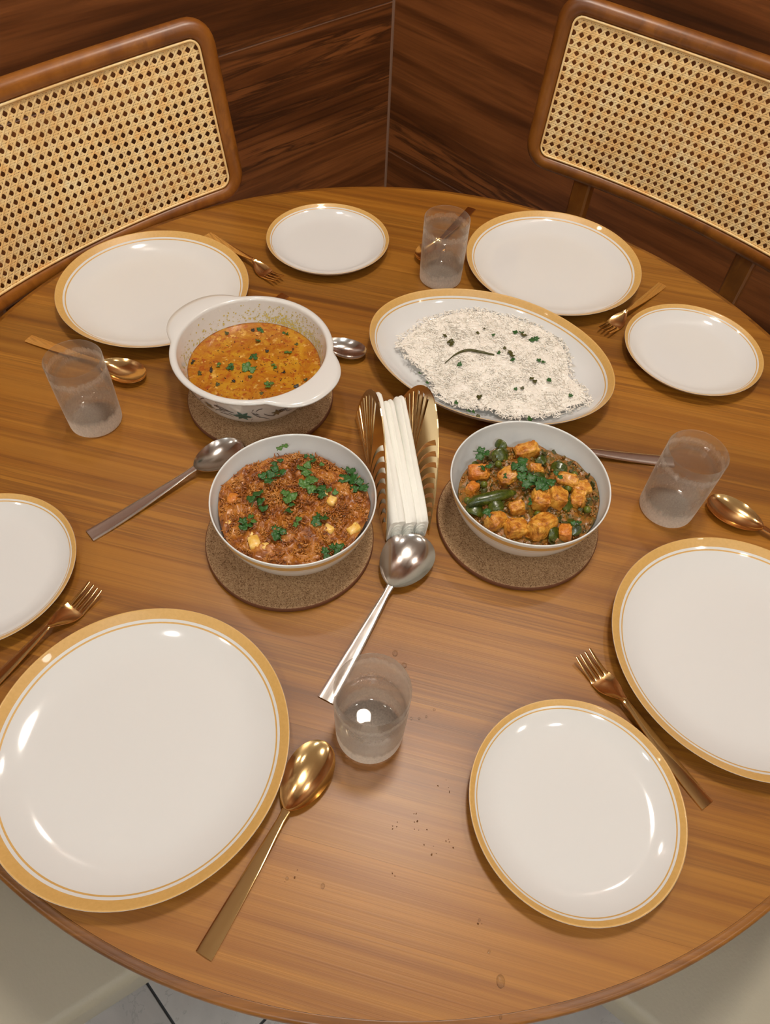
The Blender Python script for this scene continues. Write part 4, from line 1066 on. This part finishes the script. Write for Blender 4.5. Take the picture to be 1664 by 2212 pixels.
lay('table_fork', FKV, GOLD, (.4040, .9750), (.2960, .8450), 'gold fork between the right-hand plates at the back', 'fork', 'gold forks', src=fk1)
lay('table_fork', FKV, GOLD, (-.3850, .2200), (-.2920, .3720), 'gold fork lying between the two left plates', 'fork', 'gold forks', src=fk1)
lay('table_fork', FKV, GOLD, (.3120, .1930), (.2150, .3260), 'gold fork lying between the two plates at the right front', 'fork', 'gold forks', src=fk1)
SVV = spoon_mesh(.212, .074, .0290, .012, .0085, .0030, .0105, .58)
sv1 = lay('serving_spoon', SVV, STEEL, (-.0440, .2650), (.0400, .4560), 'round-bowled steel serving spoon behind the nearest water glass', 'spoon', 'steel serving spoons')
SV2 = spoon_mesh(.204, .066, .0225, .010, .0088, .0032, .0115, .56)
sv2 = lay('serving_spoon', SV2, STEEL, (-.3240, .4330), (-.1750, .5830), 'steel serving spoon lying left of the onion curry bowl', 'spoon', 'steel serving spoons')
SV3 = spoon_mesh(.190, .062, .0195, .009, .0078, .0030, .013, .58)
lay('serving_spoon', SV3, STEEL, (-.2280, .7950), (-.0430, .7570), 'steel spoon whose bowl pokes out to the right of the dal casserole', 'spoon', 'steel serving spoons')
lay('table_spoon', SPV, GOLD, (-.1710, .8800), (-.2720, .7180), 'gold spoon with only its handle end showing above the casserole rim', 'spoon', 'gold tablespoons', src=sp1)
lay('serving_spoon', SV2, STEEL, (.3550, .6080), (.1500, .6080), 'steel spoon handle running right from the vegetable bowl', 'spoon', 'steel serving spoons', src=sv2)

# ------------------------------------------------------------------ napkin holder with napkins
def outline_mesh(outer, holes, thick):
    cu = bpy.data.curves.new('c', 'CURVE'); cu.dimensions = '2D'; cu.fill_mode = 'BOTH'; cu.extrude = thick / 2; cu.resolution_u = 1
    for loop in [outer] + holes:
        s = cu.splines.new('POLY'); s.points.add(len(loop) - 1)
        for p, (x, y) in zip(s.points, loop): p.co = (x, y, 0, 1)
        s.use_cyclic_u = True
    o = bpy.data.objects.new('c', cu); COL.objects.link(o); me = bpy.data.meshes.new_from_object(o)
    V = [tuple(v.co) for v in me.vertices]; F = [tuple(p.vertices) for p in me.polygons]
    bpy.data.objects.remove(o); bpy.data.meshes.remove(me); bpy.data.curves.remove(cu); return V, F
NL, NH = .192, .123
def arch(u): return NH * (1 - abs(2 * u / NL - 1) ** 1.9) ** .80 + .001
def holder_plate():
    us = [NL * (1 - math.cos(PI * k / 36)) / 2 for k in range(37)]
    out = [(0, -.001)] + [(u, arch(u)) for u in us] + [(NL, -.001)]
    c = NL * .50; holes = []
    def inside(x, y): return .004 < x < NL - .004 and y < arch(x) - (.009 if x > c else .0045)
    # rear half and middle: straight slots fanning from the middle of the base
    for k, a in enumerate((12, 24, 36, 47, 57, 67, 76, 84)):
        a = R(a); r = .014
        while inside(c + r * math.cos(a), .003 + r * math.sin(a)): r += .001
        r -= .001; w0, w1 = .0008, .0046
        n_ = (-math.sin(a), math.cos(a)); p = (c + .014 * math.cos(a), .003 + .014 * math.sin(a)); q_ = (c + r * math.cos(a), .003 + r * math.sin(a))
        holes.append([(p[0] - n_[0] * w0, p[1] - n_[1] * w0), (q_[0] - n_[0] * w1, q_[1] - n_[1] * w1), (q_[0] + n_[0] * w1 * .6, q_[1] + n_[1] * w1 * .6), (p[0] + n_[0] * w0, p[1] + n_[1] * w0)])
    # front half: slots that rise from the base and sweep forward to the rim
    for k in range(8):
        b = c - .004 - k * .0105; L = []
        for i in range(26):
            t = i / 25; x = b - .055 * t ** 2.2 * (1 - k * .04); y = .006 + (.105 - k * .010) * t
            if not inside(x, y) or x < .006: break
            L.append((x, y))
        if len(L) < 5: continue
        A = []; B = []; n = len(L)
        for i, (x, y) in enumerate(L):
            t = i / (n - 1); wd = .0008 + .0040 * t; A.append((x - wd * .3, y)); B.append((x + wd, y + wd * .5 * t))
        holes.append(A + B[::-1])
    return out, holes
nh = empty('napkin_holder', (.003, .456, T + .0002), label='gold fan-cut napkin holder filled with white napkins', cat='napkin holder')
out, holes = holder_plate()
V, F = outline_mesh(out, holes, .0012)
dirv = Vector((-.0505, .1890)).normalized(); rz = math.atan2(dirv.y, dirv.x)
for (ox, oy, ln) in ((0, 0, .055), (.0485, .013, .13)):
    Vp = []
    for x, y, z in V:                     # x along, y up, z across; lean outwards slightly
        Vp.append((dirv.x * x - dirv.y * (-z) + ox + ln * y, dirv.y * x + dirv.x * (-z) + oy, y + .001))
    mesh('side_plate_cutout' if False else 'fan_panel', Vp, F, BRASS, nh, smooth=False)
v, f = rbox(NL * .96, .048, .0014, .0004, 1)
mesh('base_strip', [(dirv.x * (x + NL / 2) - dirv.y * (y - .0236) , dirv.y * (x + NL / 2) + dirv.x * (y - .0236) + .0035, z + .0008) for x, y, z in v], f, BRASS, nh, smooth=False)
# folded napkins: each a soft multi-layer fold standing between the panels
def napkin(wid, L, h0, h1, seed, lean):
    """cross-section in (across, up) swept along; front end lower and fluffed"""
    q = random.Random(seed); V = []; F = []; n = 22
    sec = [(-1, .02), (-1.0, .6), (-.93, .9), (-.75, .985), (-.45, 1.0), (-.1, .99), (.05, .965), (.2, .985), (.6, .98), (.86, .93), (1, .8), (1, .4), (1, .02), (.4, 0), (-.4, 0)]
    for i in range(n + 1):
        t = i / n; h = (h0 + (h1 - h0) * (t ** .8)) * (1 - .10 * max(0, (t - .9) / .1) ** 2); w2 = wid / 2 * (1.12 - .22 * t)
        for (a, b) in sec:
            V.append((L * t, a * w2 + lean * b * h + .0005 * noise.noise(Vector((t * 3, a, seed))) , b * h + .0010 * noise.noise(Vector((t * 3, a + 9, seed))) ))
    m = len(sec)
    for i in range(n):
        for k in range(m): r_ = (k + 1) % m; F.append((i * m + k, (i + 1) * m + k, (i + 1) * m + r_, i * m + r_))
    F.append(tuple(range(m - 1, -1, -1))); F.append(tuple(n * m + k for k in range(m)))
    ps = [(V, F)]
    # layered ends: thin curled sheets showing at the front
    for k in range(6):
        s = 1 - k * .15; L2 = []; 
        for i in range(15):
            a = PI * (1.02 - i / 14 * 1.9); L2.append((-.0012 - .0010 * (k % 2), wid * .46 * s * math.cos(a), h0 * .42 * s * (1 + math.sin(a)) + .001))
        v2 = [(x, y, z) for x, y, z in L2] + [(x + .010, y, z) for x, y, z in L2]; c = len(L2)
        f2 = [(i, i + 1, c + i + 1, c + i) for i in range(c - 1)]; ps.append((v2, f2))
    return join(ps)
nspec = [(.0145, .158, .036, .086, .0095, 'leftmost white folded napkin in the gold holder'), (.0135, .150, .032, .079, .0235, 'second white folded napkin from the left in the holder'),
         (.0130, .153, .030, .081, .0370, 'third white folded napkin from the left in the holder')]
for i, (wd, L, h0, h1, off, lb) in enumerate(nspec):
    V, F = napkin(wd * 1.12, L, h0, h1, i + 2, 0.0)
    px, py = .0030 + off * (-dirv.y) * -1, .456 + off * dirv.x * -1
    px = .003 + dirv.y * off; py = .456 - dirv.x * off
    V = [(a, b - .085 * c, c) for a, b, c in V]                    # they lean with the panels
    o = mesh('paper_napkin', V, F, PAPER, loc=(px + dirv.x * -.002, py + dirv.y * -.002, T + .0018), rz=rz, angle=60); tag(o, lb, 'napkin', 'paper napkins in the holder')

# ------------------------------------------------------------------ water drops on the table
v, f, u = lathe([(0, .30), (.35, .27), (.7, .17), (.92, .05), (1.0, 0), (0, 0)], 20)
DROPS = [(.1186, .0465, .0044), (.110, .066, .0014), (.1178, .0234, .0016), (.1025, .0879, .0012), (-.0286, .1043, .0022), (-.0592, .108, .0014), (.0209, .3202, .0034), (.0307, .3078, .0028), (.0398, .2535, .0016), (.0476, .2541, .0013), (.0543, .2566, .0014), (.0619, .2642, .0013)]
for i, (x, y, s) in enumerate(DROPS):
    V, F = xf((v, f), (0, 0, 0), s=s); V = [(a * (1 if i % 2 else .8), b * 1.1, c) for a, b, c in V]
    lb = {0: 'largest water drop on the bare table near the front edge', 1: 'small water drop just behind the largest one near the front edge', 2: 'small water drop at the very front edge of the table', 3: 'small water drop between the lower right plate and the largest drop',
          4: 'water drop on bare wood right of the gold spoon handle', 5: 'tiny water drop close beside the gold spoon handle', 6: 'long water drop behind the nearest glass, the farther of two', 7: 'long water drop behind the nearest glass, the nearer of two'}.get(i, 'tiny water bead in the row right of the nearest glass')
    tag(mesh('water_drop', V, F, WATER, loc=(x, y, T + .0001)), lb, 'water drop', 'water drops on the table')

# crumbs and spice specks left on the bare wood
CRUMB = plain('crumb', (.16, .065, .015, 1), .7); q = random.Random(4); ps = []
for cx_, cy_, n_ in ((.047, .166, 5), (.052, .157, 3), (.030, .155, 4), (.076, .143, 4), (.061, .137, 4), (.074, .188, 5), (-.052, .109, 3), (.10, .09, 2), (.03, .12, 2), (.02, .60, 1), (.16, .30, 2), (.26, .83, 1)):
    for _ in range(n_):
        s_ = q.uniform(.0004, .0011); v, f = chunk(s_, s_ * .7, s_ * .4, q.random() * 9, 1, .3, .9)
        ps.append(xf((v, f), (cx_ + q.gauss(0, .003), cy_ + q.gauss(0, .003), s_ * .38), q.uniform(0, 6)))
V, F = join(ps); tag(mesh('crumbs', V, F, CRUMB, loc=(0, 0, T)), 'brown crumbs and spice specks on the bare wood near the front', 'crumbs', kind='stuff')
